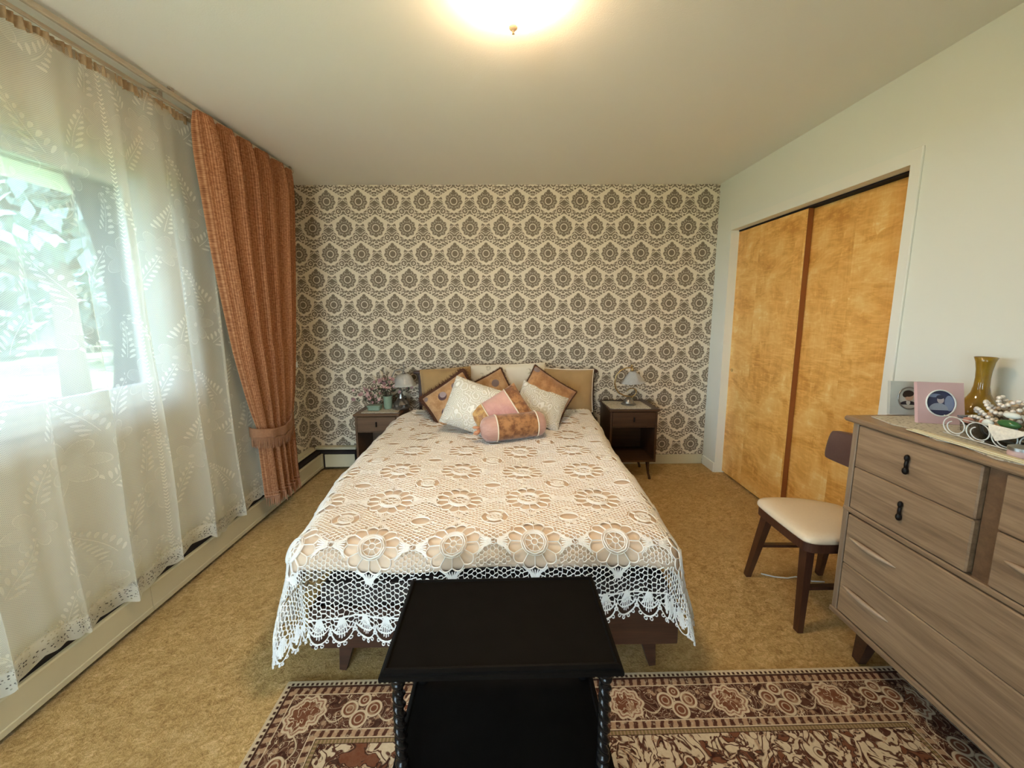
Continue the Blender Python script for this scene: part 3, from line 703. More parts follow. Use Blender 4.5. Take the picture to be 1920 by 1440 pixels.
# spread surface, as a function of cloth coordinates (u across, v from head to foot)
XLe, XRe, Y0s, RC = -.84, .575, 3.10, .095
V0 = Y0s-1.36
def sm(x, a, b):
    t = np.clip((x-a)/(b-a), 0, 1); return t*t*(3-2*t)
def Ssurf(u, v, off=0.0):
    u = np.asarray(u, float); v = np.asarray(v, float)
    vv = np.clip(v, 0, V0); Y = Y0s-vv
    xl = XLe+.075*sm(vv, V0-.65, V0)+.07*sm(vv, .28, .05); xr = XRe+.045*sm(vv, .9, .3)
    # cloth u is measured against the nominal edges
    dl = np.maximum(XLe-u, 0); dr = np.maximum(u-XRe, 0); du = dl+dr; sx = np.where(dr > 0, 1.0, -1.0)
    frac = np.clip((u-XLe)/(XRe-XLe), 0, 1); bx = xl+frac*(xr-xl)
    dv = np.maximum(v-V0, 0); L = np.hypot(du, dv); Ls = np.maximum(L, 1e-9)
    cphi = np.where(L > 0, du/Ls, 0); sphi = np.where(L > 0, dv/Ls, 0)
    q = RC*PI/2; t = np.minimum(L, q); hang = np.maximum(L-q, 0)
    flare = .10
    out = RC*np.sin(t/RC)+hang*flare; dn = RC*(1-np.cos(t/RC))+hang*math.sqrt(1-flare**2)
    s = sm(L, .12, .42)
    side = cphi**2*(1-sphi**2)**3; foot = sphi**2*(1-cphi**2)**3; cor = (2*cphi*sphi)**2
    phi = np.arctan2(dv, np.maximum(du, 1e-9))
    rip = s*(side*(.016*np.sin(v*2*PI/.31+.7)+.008*np.sin(v*2*PI/.13)) + foot*(.014*np.sin(u*2*PI/.27+.4)+.006*np.sin(u*2*PI/.12)) + cor*.035 + .022*np.sin(phi*8)*(2*cphi*sphi))
    out = out+rip+off*np.where(L > q, 1, np.sin(t/RC))
    ztop = .553+.010*np.sin(u*5.1+1)*np.sin(vv*4.3)+.006*np.sin(u*11.0)*np.cos(vv*9.0)+.03*sm(vv, .55, .10)-.012*sm(vv, V0-.5, V0)
    z = ztop-dn+off*np.where(L > q, 0, np.cos(t/RC))
    return np.stack([bx+sx*cphi*out, Y-sphi*out, z], -1)
def Lmax(u, v):
    dl = np.maximum(XLe-u, 0); dr = np.maximum(u-XRe, 0); dv = np.maximum(v-V0, 0)
    phi = np.arctan2(dv, dl+dr+1e-9); k = np.sin(2*phi)
    sd = np.where(u < (XLe+XRe)/2, .44, .40)
    ft = np.interp(u, [-1, .7], [.415, .30]); c2 = np.cos(phi)**2
    return np.where(dl+dr+dv > 0, sd*c2+ft*(1-c2)+.06*k*k, 9.0)
def Lof(u, v):
    du = np.maximum(XLe-u, 0)+np.maximum(u-XRe, 0); return np.hypot(du, np.maximum(v-V0, 0))
def indom(u, v, pad=0.0):
    L = Lof(u, v); ok = (L < Lmax(u, v)-pad) & (v > .05)
    return ok & ~((v < .26) & (L > .06))
def from_np(name, co, tris, mat, smooth=True):
    me = bpy.data.meshes.new(name); n, k = len(co), len(tris)
    me.vertices.add(n); me.vertices.foreach_set('co', np.ascontiguousarray(co, np.float32).ravel())
    w_ = tris.shape[1]; me.loops.add(k*w_); me.loops.foreach_set('vertex_index', np.ascontiguousarray(tris, np.int32).ravel())
    me.polygons.add(k); me.polygons.foreach_set('loop_start', np.arange(0, k*w_, w_, dtype=np.int32))
    if smooth: me.polygons.foreach_set('use_smooth', np.ones(k, bool))
    me.update(calc_edges=True); me.validate(); me.materials.append(mat); return me
# blanket showing through the crochet
def blanket():
    us = np.linspace(XLe-.30, XRe+.30, 120); vs = np.linspace(.02, V0+.150, 110); U, Vv = np.meshgrid(us, vs)
    co = Ssurf(U.ravel(), Vv.ravel(), -.007); W = 120; i, j = np.meshgrid(np.arange(119), np.arange(109)); a = (j*W+i).ravel()
    L = Lof(U, Vv); f = np.stack([a, a+1, a+W+1, a+W], 1)
    keep = (L.ravel()[f] < .30).all(1) & ~((Vv.ravel()[f] < .27) & (L.ravel()[f] > .10)).any(1)
    f = f[keep]
    me = from_np('blanket', co, f[:, ::-1], M['sheet']); o = bpy.data.objects.new('blanket', me); sc.collection.objects.link(o)
    md = o.modifiers.new('solid', 'SOLIDIFY'); md.thickness = .006; md.offset = -1
    tag(o, 'smooth beige blanket showing through the holes of the crochet bedspread', 'blanket')
blanket()
# crochet work: threads drawn in cloth coordinates, then laid on the surface
PX, PY = .325, .29
P_pts, P_w, P_h, P_st = [], [], [], []
polys = []
def th(pts, wd, hh): polys.append((np.asarray(pts, float), wd, hh))
def circ(cx, cy, r, n=24, ex=1.0, lobes=0, amp=0.0):
    a = np.linspace(0, 2*PI, n+1); rr = r*(1+amp*np.cos(lobes*a)); return np.stack([cx+rr*np.cos(a), cy+rr*np.sin(a)*ex], 1)
cols = [-.909+.325*k for k in range(6)]; rows = [V0-(-.055)-.29*j for j in range(6)]
cents = []; gaps = []
KY = PY/PX
for i, cx in enumerate(cols):
    for j, cy in enumerate(rows):
        L = float(Lof(np.array(cx), np.array(cy)))
        if L < .24: cents.append((cx, cy))
for i in range(-1, len(cols)):
    for j in range(len(rows)):
        gx = cols[0]+PX*(i+.5); gy = rows[j]-PY*.5
        if float(Lof(np.array(gx), np.array(gy))) < .2: gaps.append((gx, gy, (i+j) % 2))
for (cx, cy) in cents:
    def ring(r, wd, hh, n=24, lobes=0, amp=0): th(circ(cx, cy, r, n, KY, lobes, amp), wd, hh)
    ring(.013, .0035, .006, 14); ring(.038, .0035, .007, 30); ring(.046, .0060, .010, 32, 8, .03); ring(.054, .0030, .007, 32)
    for k in range(8):
        a = 2*PI*k/8+.2; th([(cx+math.cos(a)*.014, cy+math.sin(a)*.014*KY), (cx+math.cos(a)*.038, cy+math.sin(a)*.038*KY)], .0026, .005)
    for k in range(12):     # petals: radial bars and arched tips
        a = 2*PI*k/12; b = a+2*PI/12
        th([(cx+math.cos(a)*r, cy+math.sin(a)*r*KY) for r in (.055, .075, .096)], .0032, .006)
        th([(cx+math.cos(a+(b-a)*t)*(.094+.016*math.sin(PI*t)), cy+math.sin(a+(b-a)*t)*(.094+.016*math.sin(PI*t))*KY) for t in np.linspace(0, 1, 8)], .0036, .006)
    for k in range(4):      # solid corner fans
        a = PI/2*k; ca, sa = math.cos(a), math.sin(a)
        for t in np.linspace(-1, 1, 9):
            x0, y0 = .108-.012*t*t, .050*t; x1, y1 = .150, .010*t
            th([(cx+ca*x0-sa*y0, cy+(sa*x0+ca*y0)*KY), (cx+ca*(x0+x1)/2-sa*(y0*.42), cy+(sa*(x0+x1)/2+ca*y0*.42)*KY), (cx+ca*x1-sa*y1, cy+(sa*x1+ca*y1)*KY)], .0052, .0045)
        for t in (-.5, .5):  # bars to the next motif
            th([(cx+ca*.146-sa*.012*t, cy+(sa*.146+ca*.012*t)*KY), (cx+ca*.1625-sa*.026*t, cy+(sa*.1625+ca*.026*t)*KY)], .0036, .006)
for (gx, gy, kind) in gaps:
    if kind == 0:
        for r, wd in ((.010, .003), (.026, .003), (.033, .0055), (.060, .0035)): th(circ(gx, gy, r, 20, KY, 8 if r > .03 else 0, .03), wd, .007)
        for k in range(8):
            a = 2*PI*k/8; th([(gx+math.cos(a)*.010, gy+math.sin(a)*.010), (gx+math.cos(a)*.026, gy+math.sin(a)*.026*KY)], .0024, .005)
        for k in range(4):
            a = PI/2*k+PI/4; th([(gx+math.cos(a)*.034, gy+math.sin(a)*.034*KY), (gx+math.cos(a)*.06, gy+math.sin(a)*.06*KY)], .004, .006)
    else:
        th(circ(gx, gy, .043, 24, .62), .0042, .007)
        for s_ in (-1, 1):
            th(circ(gx+s_*.066, gy, .016, 12, 1.2), .0035, .006)
            th(circ(gx, gy+s_*.050, .022, 14, .7), .0035, .006)
# netting between the motifs (small cells) and the open border (large cells)
def hexnet(cell, sel, jit, wd, hh):
    nx, ny = int(3.4/(cell*1.5))+2, int(3.0/(cell*math.sqrt(3)))+2
    I, J = np.meshgrid(np.arange(nx), np.arange(ny)); cx = (-1.6+I*cell*1.5).ravel(); cy = (-.1+J*cell*math.sqrt(3)+(I % 2)*cell*math.sqrt(3)/2).ravel()
    for k in range(3):
        a0, a1 = PI/3*k, PI/3*(k+1)
        A = np.stack([cx+cell*np.cos(a0), cy+cell*np.sin(a0)], 1); B = np.stack([cx+cell*np.cos(a1), cy+cell*np.sin(a1)], 1)
        def jg(Pn):
            h1 = np.sin(Pn[:, 0]*9127.1+Pn[:, 1]*311.7)*43758.5; h2 = np.sin(Pn[:, 0]*269.5+Pn[:, 1]*8183.3)*43758.5
            key = np.round(Pn/cell*4); h1 = np.sin(key[:, 0]*12.9898+key[:, 1]*78.233)*43758.5453; h2 = np.sin(key[:, 0]*39.346+key[:, 1]*11.135)*24634.6345
            return Pn+np.stack([h1-np.floor(h1)-.5, h2-np.floor(h2)-.5], 1)*jit
        A, B = jg(A), jg(B); mid = (A+B)/2; ok = sel(A) & sel(B)
        segs.append((A[ok], B[ok], wd, hh))
segs = []
cen = np.array(cents); gp = np.array([(a, b) for a, b, k in gaps if k == 0]); gp2 = np.array([(a, b) for a, b, k in gaps if k == 1])
def clear(Pn):
    ok = np.ones(len(Pn), bool)
    for c in cen:
        d = (Pn-c)/np.array([1, KY]); r = np.hypot(d[:, 0], d[:, 1]); di = np.abs(d).sum(1); ok &= (r > .110) & (di > .128+.0*r)
    for c in gp:
        d = (Pn-c)/np.array([1, KY]); ok &= np.hypot(d[:, 0], d[:, 1]) > .058
    for c in gp2:
        d = Pn-c; ok &= np.hypot(d[:, 0], d[:, 1]/.62) > .040; 
    return ok
def border(Pn):
    L = Lof(Pn[:, 0], Pn[:, 1]); return (L > Lmax(Pn[:, 0], Pn[:, 1])-.215) & (Pn[:, 1] > V0-.05) & (L > .13)
hexnet(.0100, lambda p: indom(p[:, 0], p[:, 1], .03) & clear(p) & ~border(p), .0045, .0022, .0052)
hexnet(.0112, lambda p: indom(p[:, 0], p[:, 1], .025) & clear(p) & border(p), .0075, .0024, .005)
# scalloped hem, found by walking outward from the edge
def hempt(s):   # s along the boundary : left side (head->foot), corner, foot, corner, right side (foot->head)
    l1 = V0-.27; ar = .42*PI/2; l3 = XRe-XLe
    if s < l1: return (XLe, .27+s), (-1, 0)
    s -= l1
    if s < ar: a = s/ar*PI/2; return (XLe, V0), (-math.cos(a), math.sin(a))
    s -= ar
    if s < l3: return (XLe+s, V0), (0, 1)
    s -= l3
    if s < ar: a = s/ar*PI/2; return (XRe, V0), (math.sin(a), math.cos(a))
    s -= ar
    return (XRe, V0-s), (1, 0)
TOT = 2*(V0-.27)+2*.42*PI/2+(XRe-XLe)
def hemuv(s, back):
    s = min(max(s, 0.001), TOT-.001); b, d = hempt(s); q = .3
    for _ in range(3): q = float(Lmax(np.array(b[0]+d[0]*q), np.array(b[1]+d[1]*q)))
    return (b[0]+d[0]*(q-back), b[1]+d[1]*(q-back))
NS = int(TOT/.085); st = TOT/NS
for k in range(NS):
    s0 = k*st
    for (r0, wd) in ((.0, .0042), (.016, .0036)):
        th([hemuv(s0+st*(.5+(.5-r0*3)*math.cos(PI-PI*t)), .042+r0*.6-(.058-r0*1.4)*math.sin(PI*t)) for t in np.linspace(0, 1, 12)], wd, .006)
    for t in np.linspace(.12, .88, 7):     # dense leaf filling each scallop
        th([hemuv(s0+st*.5+(t-.5)*.012, .078), hemuv(s0+st*(.5+(t-.5)*.62), .038), hemuv(s0+st*(.5+(t-.5)*.80), .050-.050*math.sin(PI*t))], .0046, .0045)
    for t in np.linspace(.1, .9, 6):       # picots
        c = hemuv(s0+st*(.5+.5*math.cos(PI-PI*t)), .038-.064*math.sin(PI*t)); th(circ(c[0], c[1], .0058, 8), .0026, .005)
    th([hemuv(s0+st*t, .074) for t in (0, .5, 1)], .0034, .006)
def make_spread():
    cos_, tri_, base = [], [], 0
    def strip(Pm, wd, hh):      # Pm (K, n, 2)
        nonlocal base
        K, n, _ = Pm.shape
        T = np.gradient(Pm, axis=1) if n > 1 else Pm; nn = np.stack([-T[..., 1], T[..., 0]], -1); nn /= np.maximum(np.linalg.norm(nn, axis=-1, keepdims=True), 1e-9)
        Lp, Rp = Pm+nn*wd/2, Pm-nn*wd/2
        a = Ssurf(Lp[..., 0], Lp[..., 1], .0005); c = Ssurf(Rp[..., 0], Rp[..., 1], .0005); b = Ssurf(Pm[..., 0], Pm[..., 1], hh)
        co = np.stack([a, b, c], 2).reshape(K, n*3, 3)
        i = np.arange(n-1); q = np.concatenate([np.stack([3*i, 3*i+1, 3*i+4, 3*i+3], 1), np.stack([3*i+1, 3*i+2, 3*i+5, 3*i+4], 1)])
        f = q[None]+(base+np.arange(K)*n*3)[:, None, None]
        cos_.append(co.reshape(-1, 3)); tri_.append(f.reshape(-1, 4)); base += K*n*3
    for (A, B, wd, hh) in segs: strip(np.stack([A, B], 1), wd, hh)
    for (p, wd, hh) in polys:
        ok = indom(p[:, 0], p[:, 1], -.03)
        if ok.all(): strip(p[None], wd, hh)
    co = np.concatenate(cos_); q = np.concatenate(tri_)
    return from_np('crochet_bedspread', co, q, M['cotton'])
spread = bpy.data.objects.new('crochet_bedspread', make_spread()); sc.collection.objects.link(spread)
tag(spread, 'ivory hand-crocheted bedspread with wheel motifs and scalloped hem over the bed', 'bedspread')

# ------------------------------------------------------------------ pillows
def cushion(w_, h_, t_, n=22, pinch=.07, puff=.5, seed=0, wr=.004):
    m = MB(); R_ = np.random.default_rng(seed); ph = R_.uniform(0, 6, 6)
    vs = []; fs = []
    def pt(a, b, s_):
        x = w_/2*a*(1-pinch*(1-b*b)); z = h_/2*b*(1-pinch*(1-a*a))
        k = max(0, (1-a*a)*(1-b*b))**puff; y = s_*(t_/2*k+wr*k*(math.sin(a*7+ph[0])*math.sin(b*6+ph[1])+.6*math.sin(a*15+b*9+ph[2])))
        return (x, y, z)
    for s_ in (-1, 1):
        b0 = len(vs); vs += [pt(-1+2*i/n, -1+2*j/n, s_) for j in range(n+1) for i in range(n+1)]
        for j in range(n):
            for i in range(n):
                q = (b0+j*(n+1)+i, b0+j*(n+1)+i+1, b0+(j+1)*(n+1)+i+1, b0+(j+1)*(n+1)+i); fs.append(q if s_ < 0 else q[::-1])
    m.add(vs, fs); m.edge = lambda k: pt(*k, 0); return m
def outline(w_, h_, pinch, n):
    def e(a, b): return Vector((w_/2*a*(1-pinch*(1-b*b)), 0, h_/2*b*(1-pinch*(1-a*a))))
    o = []
    for (a0, b0, a1, b1) in ((-1,-1,1,-1),(1,-1,1,1),(1,1,-1,1),(-1,1,-1,-1)):
        o += [e(a0+(a1-a0)*k/n, b0+(b1-b0)*k/n) for k in range(n)]
    return o
def place(name, w_, h_, t_, c, right, up, mat, label, trim=None, pinch=.07, puff=.5, seed=0, cat='cushion', wr=.004):
    o = cushion(w_, h_, t_, 22, pinch, puff, seed, wr).build(name, mat, smooth=True); o.location = c; frame3(o, right, up); tag(o, label, cat)
    if trim:
        kind, tm, r = trim; ol = outline(w_, h_, pinch, 40)
        if kind == 'piping': MB().tube(ol, r, 6, True).build('piping', tm, o, local=True, smooth=True)
        else:
            m = MB(); R_ = np.random.default_rng(seed+40)
            m.tube(ol, r*.5, 6, True)
            for i, p in enumerate(ol):
                q = ol[(i+1) % len(ol)]; out = Vector((q.z-p.z, 0, -(q.x-p.x))).normalized()
                for k in range(9):
                    b = p.lerp(q, R_.uniform(0, 1)); d = (out*R_.uniform(.6, 1.1)+Vector((0, R_.uniform(-1, 1), 0))+Vector((R_.normal(0, .35), 0, R_.normal(0, .35)))).normalized()
                    s_ = d.orthogonal().normalized()*.0022; e = b+d*r*R_.uniform(.9, 1.5); m.add([b-s_, b+s_, e], [(0, 1, 2)])
            m.build('fur_trim', tm, o, local=True, kind='stuff')
    return o
tan = plain('tan_velvet', (.42, .275, .125), .75, 0, .18, 9, .05, .2, Sheen_Weight=.3)
def floral():
    g = G('cream_floral_print'); p = g.coord(); v = g.vec(*p); d = g.voro(v, 11); n = g.noise(v, 40, 3); n2 = g.noise(v, 7, 3)
    f = g.below(d, .26, .06)*g.ss(n, .42, .6)
    c = g.mix(f*.75, (.78, .72, .58), g.mix(n2, (.40, .24, .16), (.30, .34, .20))); return g.done(g.bsdf(c, .85))
def moon(dots, seed, base=((.42, .22, .09), (.62, .38, .20))):
    g = G('moon_velour'); p = g.coord(); x, z = p[0], p[2]; v = g.vec(*p); n = g.noise(v, 13, 4, .6); n2 = g.noise(v, 90, 2)
    c = g.mix(g.ss(n*.8+n2*.2, .35, .65), *base)
    for (dx, dz, r, kind) in dots:
        d = g.hyp(x-dx, z-dz); disc = g.below(d, r, .0015); c = g.mix(disc, c, (.24, .175, .165))
        if kind == 'c':
            d2 = g.hyp(x-dx-r*.32, z-dz-r*.3); c = g.mix(disc, c, g.mix(g.below(d2, r*.80, .0015), (.10, .055, .06), (.40, .31, .32)))
    return g.done(g.bsdf(c, .7, 0, g.bump(n2, .1, .002), .2, Sheen_Weight=.4))
def embroid():
    g = G('embroidered_ivory'); p = g.coord(); x, z = p[0], p[2]
    n = g.noise(g.vec(x, z), 9, 2); d = g.voro(g.vec(x+n*.05, z+n*.05), 15); s = g.sin(d*38.0+g.noise(g.vec(x, z), 16)*7.0); h = g.ss(s, -.2, .6)
    c = g.mix(h, (.68, .63, .52), (.88, .85, .77)); return g.done(g.bsdf(c, .85, 0, g.bump(h, .8, .006), .2))
def silk():
    g = G('striped_silk'); p = g.coord(); x, z = p[0], p[2]; v = g.vec(*p); n = g.noise(v, 20, 4, .65); n2 = g.noise(g.vec(x*80.0, z*10.0), 1.0, 2)
    gold = g.mix(g.ss(n, .35, .62), (.30, .115, .030), (.62, .36, .12)); gold2 = g.mix(g.ss(n, .4, .6), (.20, .070, .025), (.46, .22, .085))
    pink = g.mix(g.ss(z*3.0+n*.8+x*1.5, .0, .9), (.42, .16, .16), (.64, .36, .29)); pink = g.mix(n2*.25, pink, (.75, .5, .42))
    c = g.mix(g.ss(x, -.082, -.080), gold, pink); c = g.mix(g.ss(x, .098, .100), c, gold2)
    return g.done(g.bsdf(c, .42, 0, g.bump(n2, .1, .002), .5, Sheen_Weight=.3))
M['fur'] = plain('brown_fur', (.085, .032, .014), .9, 0, .4, 60)
M['cord'] = plain('ivory_cord', (.80, .70, .55), .7)
place('pillow', .42, .36, .15, (-.525, 3.085, .745), (1, .02, .06), (0, .12, 1), tan, 'tan velvet pillow with piping at the window end of the headboard', ('piping', tan, .006), .03, .42, 1, 'pillow')
place('pillow', .64, .40, .14, (-.01, 3.105, .755), (1, 0, .025), (0, .10, 1), floral(), 'cream floral print pillow in the middle against the headboard', ('piping', M['cord'], .004), .03, .42, 2, 'pillow')
place('pillow', .42, .36, .15, (.50, 3.085, .735), (1, -.02, -.03), (.03, .14, 1), tan, 'tan velvet pillow with pale piping at the closet end of the headboard', ('piping', M['cord'], .005), .04, .42, 3, 'pillow')
place('cushion', .40, .31, .16, (-.437, 2.835, .713), (.325, .09, .21), (-.30, .11, .29), moon([(-.045, .06, .034, 'c'), (.075, .075, .026, 'd'), (.155, .09, .017, 'd'), (-.09, -.06, .034, 'c'), (-.165, .12, .018, 'd'), (.03, -.05, .03, 'd')], 1), 'amber velour cushion with crescent moons and dark fur trim behind the ivory one, window side', ('fur', M['fur'], .034), .07, .5, 4)
place('cushion', .30, .30, .13, (-.13, 2.965, .742), (.335, 0, .178), (-.178, .10, .335), moon([(.06, .055, .030, 'd'), (.085, -.05, .026, 'd'), (-.05, .05, .026, 'c')], 2), 'amber velour moon cushion peeping up in front of the cream floral pillow', ('fur', M['fur'], .014), .05, .5, 5)
place('cushion', .384, .346, .16, (.274, 2.74, .760), (.307, -.03, -.20), (.20, .18, .26), moon([(-.16, .14, .024, 'd'), (.02, -.05, .03, 'd')], 3, ((.30, .13, .045), (.50, .26, .11))), 'golden brown velour cushion leaning beside the tan pillow on the closet side', ('fur', M['fur'], .012), .08, .5, 6)
emb = embroid()
place('cushion', .384, .346, .16, (-.252, 2.55, .735), (.29, -.05, -.09), (.135, .12, .30), emb, 'large ivory embroidered cushion on the window side of the heap', None, .03, .5, 7)
place('cushion', .36, .29, .14, (.225, 2.645, .715), (.32, -.05, -.125), (.14, .15, .17), emb, 'small ivory embroidered cushion on the closet side of the heap', None, .05, .5, 8)
sk = place('cushion', .374, .277, .15, (-.056, 2.455, .715), (.32, .06, .185), (-.13, .11, .14), silk(), 'pink and gold striped silk cushion in the centre of the heap', None, .04, .5, 9)
for x_, n_ in ((-.081, 1), (.099, 2)):
    m = MB(); W2, H2, T2, pn = .374, .277, .15, .04
    pts = []
    for k in range(25):
        b = -1+2*k/24; a = x_/(W2/2*(1-pn*(1-b*b))); kk = max(0, (1-a*a)*(1-b*b))**.5; pts.append((x_, -(T2/2*kk+.004), H2/2*b*(1-pn*(1-a*a))))
    m.tube(pts, .0042, 6); m.build('cord_trim', M['cord'], sk, local=True, smooth=True)
# neck roll
def rollm():
    g = G('neck_roll_velour'); p = g.coord(); n = g.noise(g.vec(*p), 22, 4, .65); c1 = g.mix(g.ss(n, .34, .62), (.17, .060, .018), (.44, .205, .075))
    n2 = g.noise(g.vec(p[0]*20.0, p[1]*90.0, p[2]*90.0), 1.0, 2); c2 = g.mix(n2, (.46, .24, .19), (.60, .36, .29))
    c = g.mix(g.ss(g.abs(p[0]-.012), .134, .136), c1, c2); return g.done(g.bsdf(c, .5, 0, g.bump(n2, .15, .003), .4, Sheen_Weight=.4))
RR = .083; prof = [(.004, -.232), (.012, -.226), (.03, -.222), (.055, -.210), (.074, -.190), (RR, -.160), (RR+.002, -.06), (RR+.002, .06), (RR, .16), (.078, .186), (.060, .206), (.03, .214), (.004, .216)]
m = MB(); m.lathe(prof, 40, fn=lambda r, z, q: r*(1+(.09*math.sin(q*13)*min(1, max(0, (-z-.162)/.05)))+.008*math.sin(q*3+z*9))); m.xf(Matrix.Rotation(PI/2, 4, 'Y'))
ro = m.build('neck_roll', rollm(), smooth=True); ro.location = (.03, 2.375, .648); frame3(ro, (.46, .125, .012), (0, 0, 1)); tag(ro, 'brown velour neck roll with pink gathered ends in front of the cushions', 'neck roll')
for x_ in (-.123, .147):
    m = MB().tube([(x_, (RR+.003)*math.cos(a), (RR+.003)*math.sin(a)) for a in np.linspace(0, 2*PI, 40, endpoint=False)], .0045, 6, True); m.build('cord_trim', M['cord'], ro, local=True, smooth=True)
m = MB(); m.ell((-.236, 0, 0), .012, .014, .014)
for (dy, dz) in ((.02, .014), (-.02, -.006), (.006, -.024), (-.012, .022)): m.ell((-.250, dy, dz), .022, .013, .009)
m.build('tie', plain('peach_ribbon', (.62, .30, .16), .45), ro, local=True, smooth=True)

# ------------------------------------------------------------------ nightstands
def nightstand(x0, x1, yf, zt, wm, label, legs=True):
    n = thing('nightstand', ((x0+x1)/2, (yf+3.2)/2, 0), label, 'nightstand', 'nightstands either side of the bed'); yb = 3.235
    MB().box(x0-.012, x1+.016, yf-.012, yb, zt-.022, zt, 0, .006).build('top', wm, n)
    m = MB(); m.box(x0, x0+.016, yf, yb, .165, zt-.022); m.box(x1-.016, x1, yf, yb, .165, zt-.022); m.box(x0+.016, x1-.016, yf+.004, yb, .165, .182); m.box(x0+.016, x1-.016, yb-.012, yb, .182, zt-.022); m.box(x0+.016, x1-.016, yf+.006, yb, zt-.155, zt-.145); m.build('case', wm, n)
    dr = MB().box(x0+.018, x1-.018, yf-.004, yf+.30, zt-.143, zt-.026, 0, .003).build('drawer', wm, n)
    m = MB(); cx = (x0+x1)/2; m.lathe([(.004, .020), (.006, .012), (.0035, 0), (.006, -.012), (.004, -.020)], 10, (cx, yf-.012, zt-.085)); m.obox((cx, yf-.002, zt-.085), (cx, yf-.013, zt-.085), .005, .005, ref=(0, 0, 1)); m.build('knob', M['iron'], dr, smooth=True)
    for (sx, sy) in ((x0+.05, yf+.045), (x1-.05, yf+.045), (x0+.05, yb-.045), (x1-.05, yb-.045)):
        d = .022 if sx > cx else -.022
        MB().tube([(sx, sy, .166), (sx+d*.15, sy, .11), (sx+d*.5, sy, .05), (sx+d, sy, .018), (sx+d*1.1, sy, .001)], [.017, .013, .010, .010, .012], 10).build('leg', wm, n, smooth=True)
    return n
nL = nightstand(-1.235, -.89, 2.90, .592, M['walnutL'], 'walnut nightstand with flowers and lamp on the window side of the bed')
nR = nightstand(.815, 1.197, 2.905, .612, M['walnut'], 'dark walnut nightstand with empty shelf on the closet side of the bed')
def cloth(name, poly, z, label, seed=0, mat=None, cat='doily', thick=.0035):
    m = MB(); cx = sum(p[0] for p in poly)/len(poly); cy = sum(p[1] for p in poly)/len(poly); pts = []
    n = len(poly)
    for i in range(n):
        a, b = Vector((*poly[i], 0)), Vector((*poly[(i+1) % n], 0)); L = (b-a).length; k = max(6, int(L/.012)); nr = Vector(((b-a).y, -(b-a).x, 0)).normalized()
        for j in range(k): pts.append(a.lerp(b, j/k)+nr*.007*abs(math.sin(PI*3*j/k*max(1, round(L/.16)))))
    m.prism([(p.x, p.y) for p in pts], z, z+thick)
    o = m.build(name, mat or M['doily'], loc=(cx, cy, z)); tag(o, label, cat); return o
cloth('doily', [(-1.19, 2.925), (-.90, 2.925), (-.92, 3.19), (-1.17, 3.19)], .5925, 'lace doily under the flowers on the window side nightstand')
cloth('doily', [(.825, 2.925), (1.145, 2.915), (1.135, 3.16), (.815, 3.17)], .6125, 'lace doily under the lamp on the closet side nightstand')
# lamps
lp = thing('table_lamp', (1.005, 3.05, .617), 'curled wire lamp with marbled glass shade on the closet side nightstand', 'lamp')
MB().lathe([(.062, 0), (.062, .006), (.045, .014), (.040, .030), (.028, .050), (.014, .060), (.008, .066)], 24, (1.005, 3.05, .617)).build('base', M['pewter'], lp, smooth='auto')
c0 = Vector((1.005, 3.05, 0)); arm = [(0, .683), (-.04, .69), (-.085, .715), (-.115, .76), (-.122, .81), (-.11, .865), (-.075, .905), (-.03, .925), (.018, .930)]
MB().tube([(c0.x+a, 3.05, b) for a, b in arm], .0058, 8).build('arm', M['brass'], lp, smooth=True)
sp = [(c0.x+.02+.042*math.cos(t)*(1-.10*t/PI), 3.05, .722+.036*math.sin(t)*(1-.08*t)) for t in np.linspace(-2.2, 2.9, 22)]
MB().tube(sp, .0048, 7).build('scroll', M['brass'], lp, smooth=True)
m = MB(); m.lathe([(.010, .0), (.012, -.012), (.016, -.03)], 12, (1.025, 3.05, .925)); m.ell((1.02, 3.05, .944), .008, .008, .010); m.build('socket', M['brass'], lp, smooth=True)
sh = MB().lathe([(.020, 0), (.030, -.012), (.048, -.032), (.066, -.058), (.083, -.082), (.094, -.092), (.098, -.096)], 28, cap=False, fn=lambda r, z, q: r*(1+.03*math.sin(q*8)*min(1, -z/.08))); sh.xf(Matrix.Translation((1.03, 3.05, .900)) @ Matrix.Rotation(-.10, 4, 'Y'))
sh.build('lamp_shade', M['lampglass'], lp, smooth=True, solid=.003)
cdm = MB().tube([(.83, 3.17, .62), (.87, 3.12, .635), (.93, 3.07, .640), (1.0, 3.06, .640)], .003, 6); cdm.build('power_cord', M['iron'], lp)
lp2 = thing('table_lamp', (-.905, 3.06, .597), 'ornate dark metal lamp with marbled glass shade on the window side nightstand', 'lamp')
b0 = (-.905, 3.06, .597)
MB().lathe([(.066, 0), (.070, .012), (.055, .02), (.062, .04), (.045, .060), (.030, .075), (.018, .085), (.010, .12), (.014, .14), (.008, .16), (.008, .17)], 24, b0, fn=lambda r, z, q: r*(1+.12*math.sin(q*9+z*60))).build('base', M['pewter'], lp2, smooth='auto')
MB().tube([(-.905, 3.06, .77), (-.955, 3.06, .80), (-.975, 3.06, .86), (-.945, 3.06, .915), (-.895, 3.06, .925), (-.872, 3.06, .905)], .0045, 8).build('arm', M['pewter'], lp2, smooth=True)
m = MB(); m.ell((-.872, 3.06, .898), .012, .012, .016); m.tube([(-.872, 3.06, .91), (-.872, 3.06, .955)], .003, 6); m.ell((-.872, 3.06, .955), .006, .006, .009); m.build('socket', M['pewter'], lp2, smooth=True)
sh = MB().lathe([(.018, .890), (.034, .886), (.055, .872), (.070, .848), (.080, .815), (.092, .798), (.099, .792)], 28, (-.872, 3.06, 0), cap=False, fn=lambda r, z, q: r*(1+.03*math.sin(q*8)*(1 if z < .83 else .2)))
sh.build('lamp_shade', M['lampglass'], lp2, smooth=True, solid=.003)

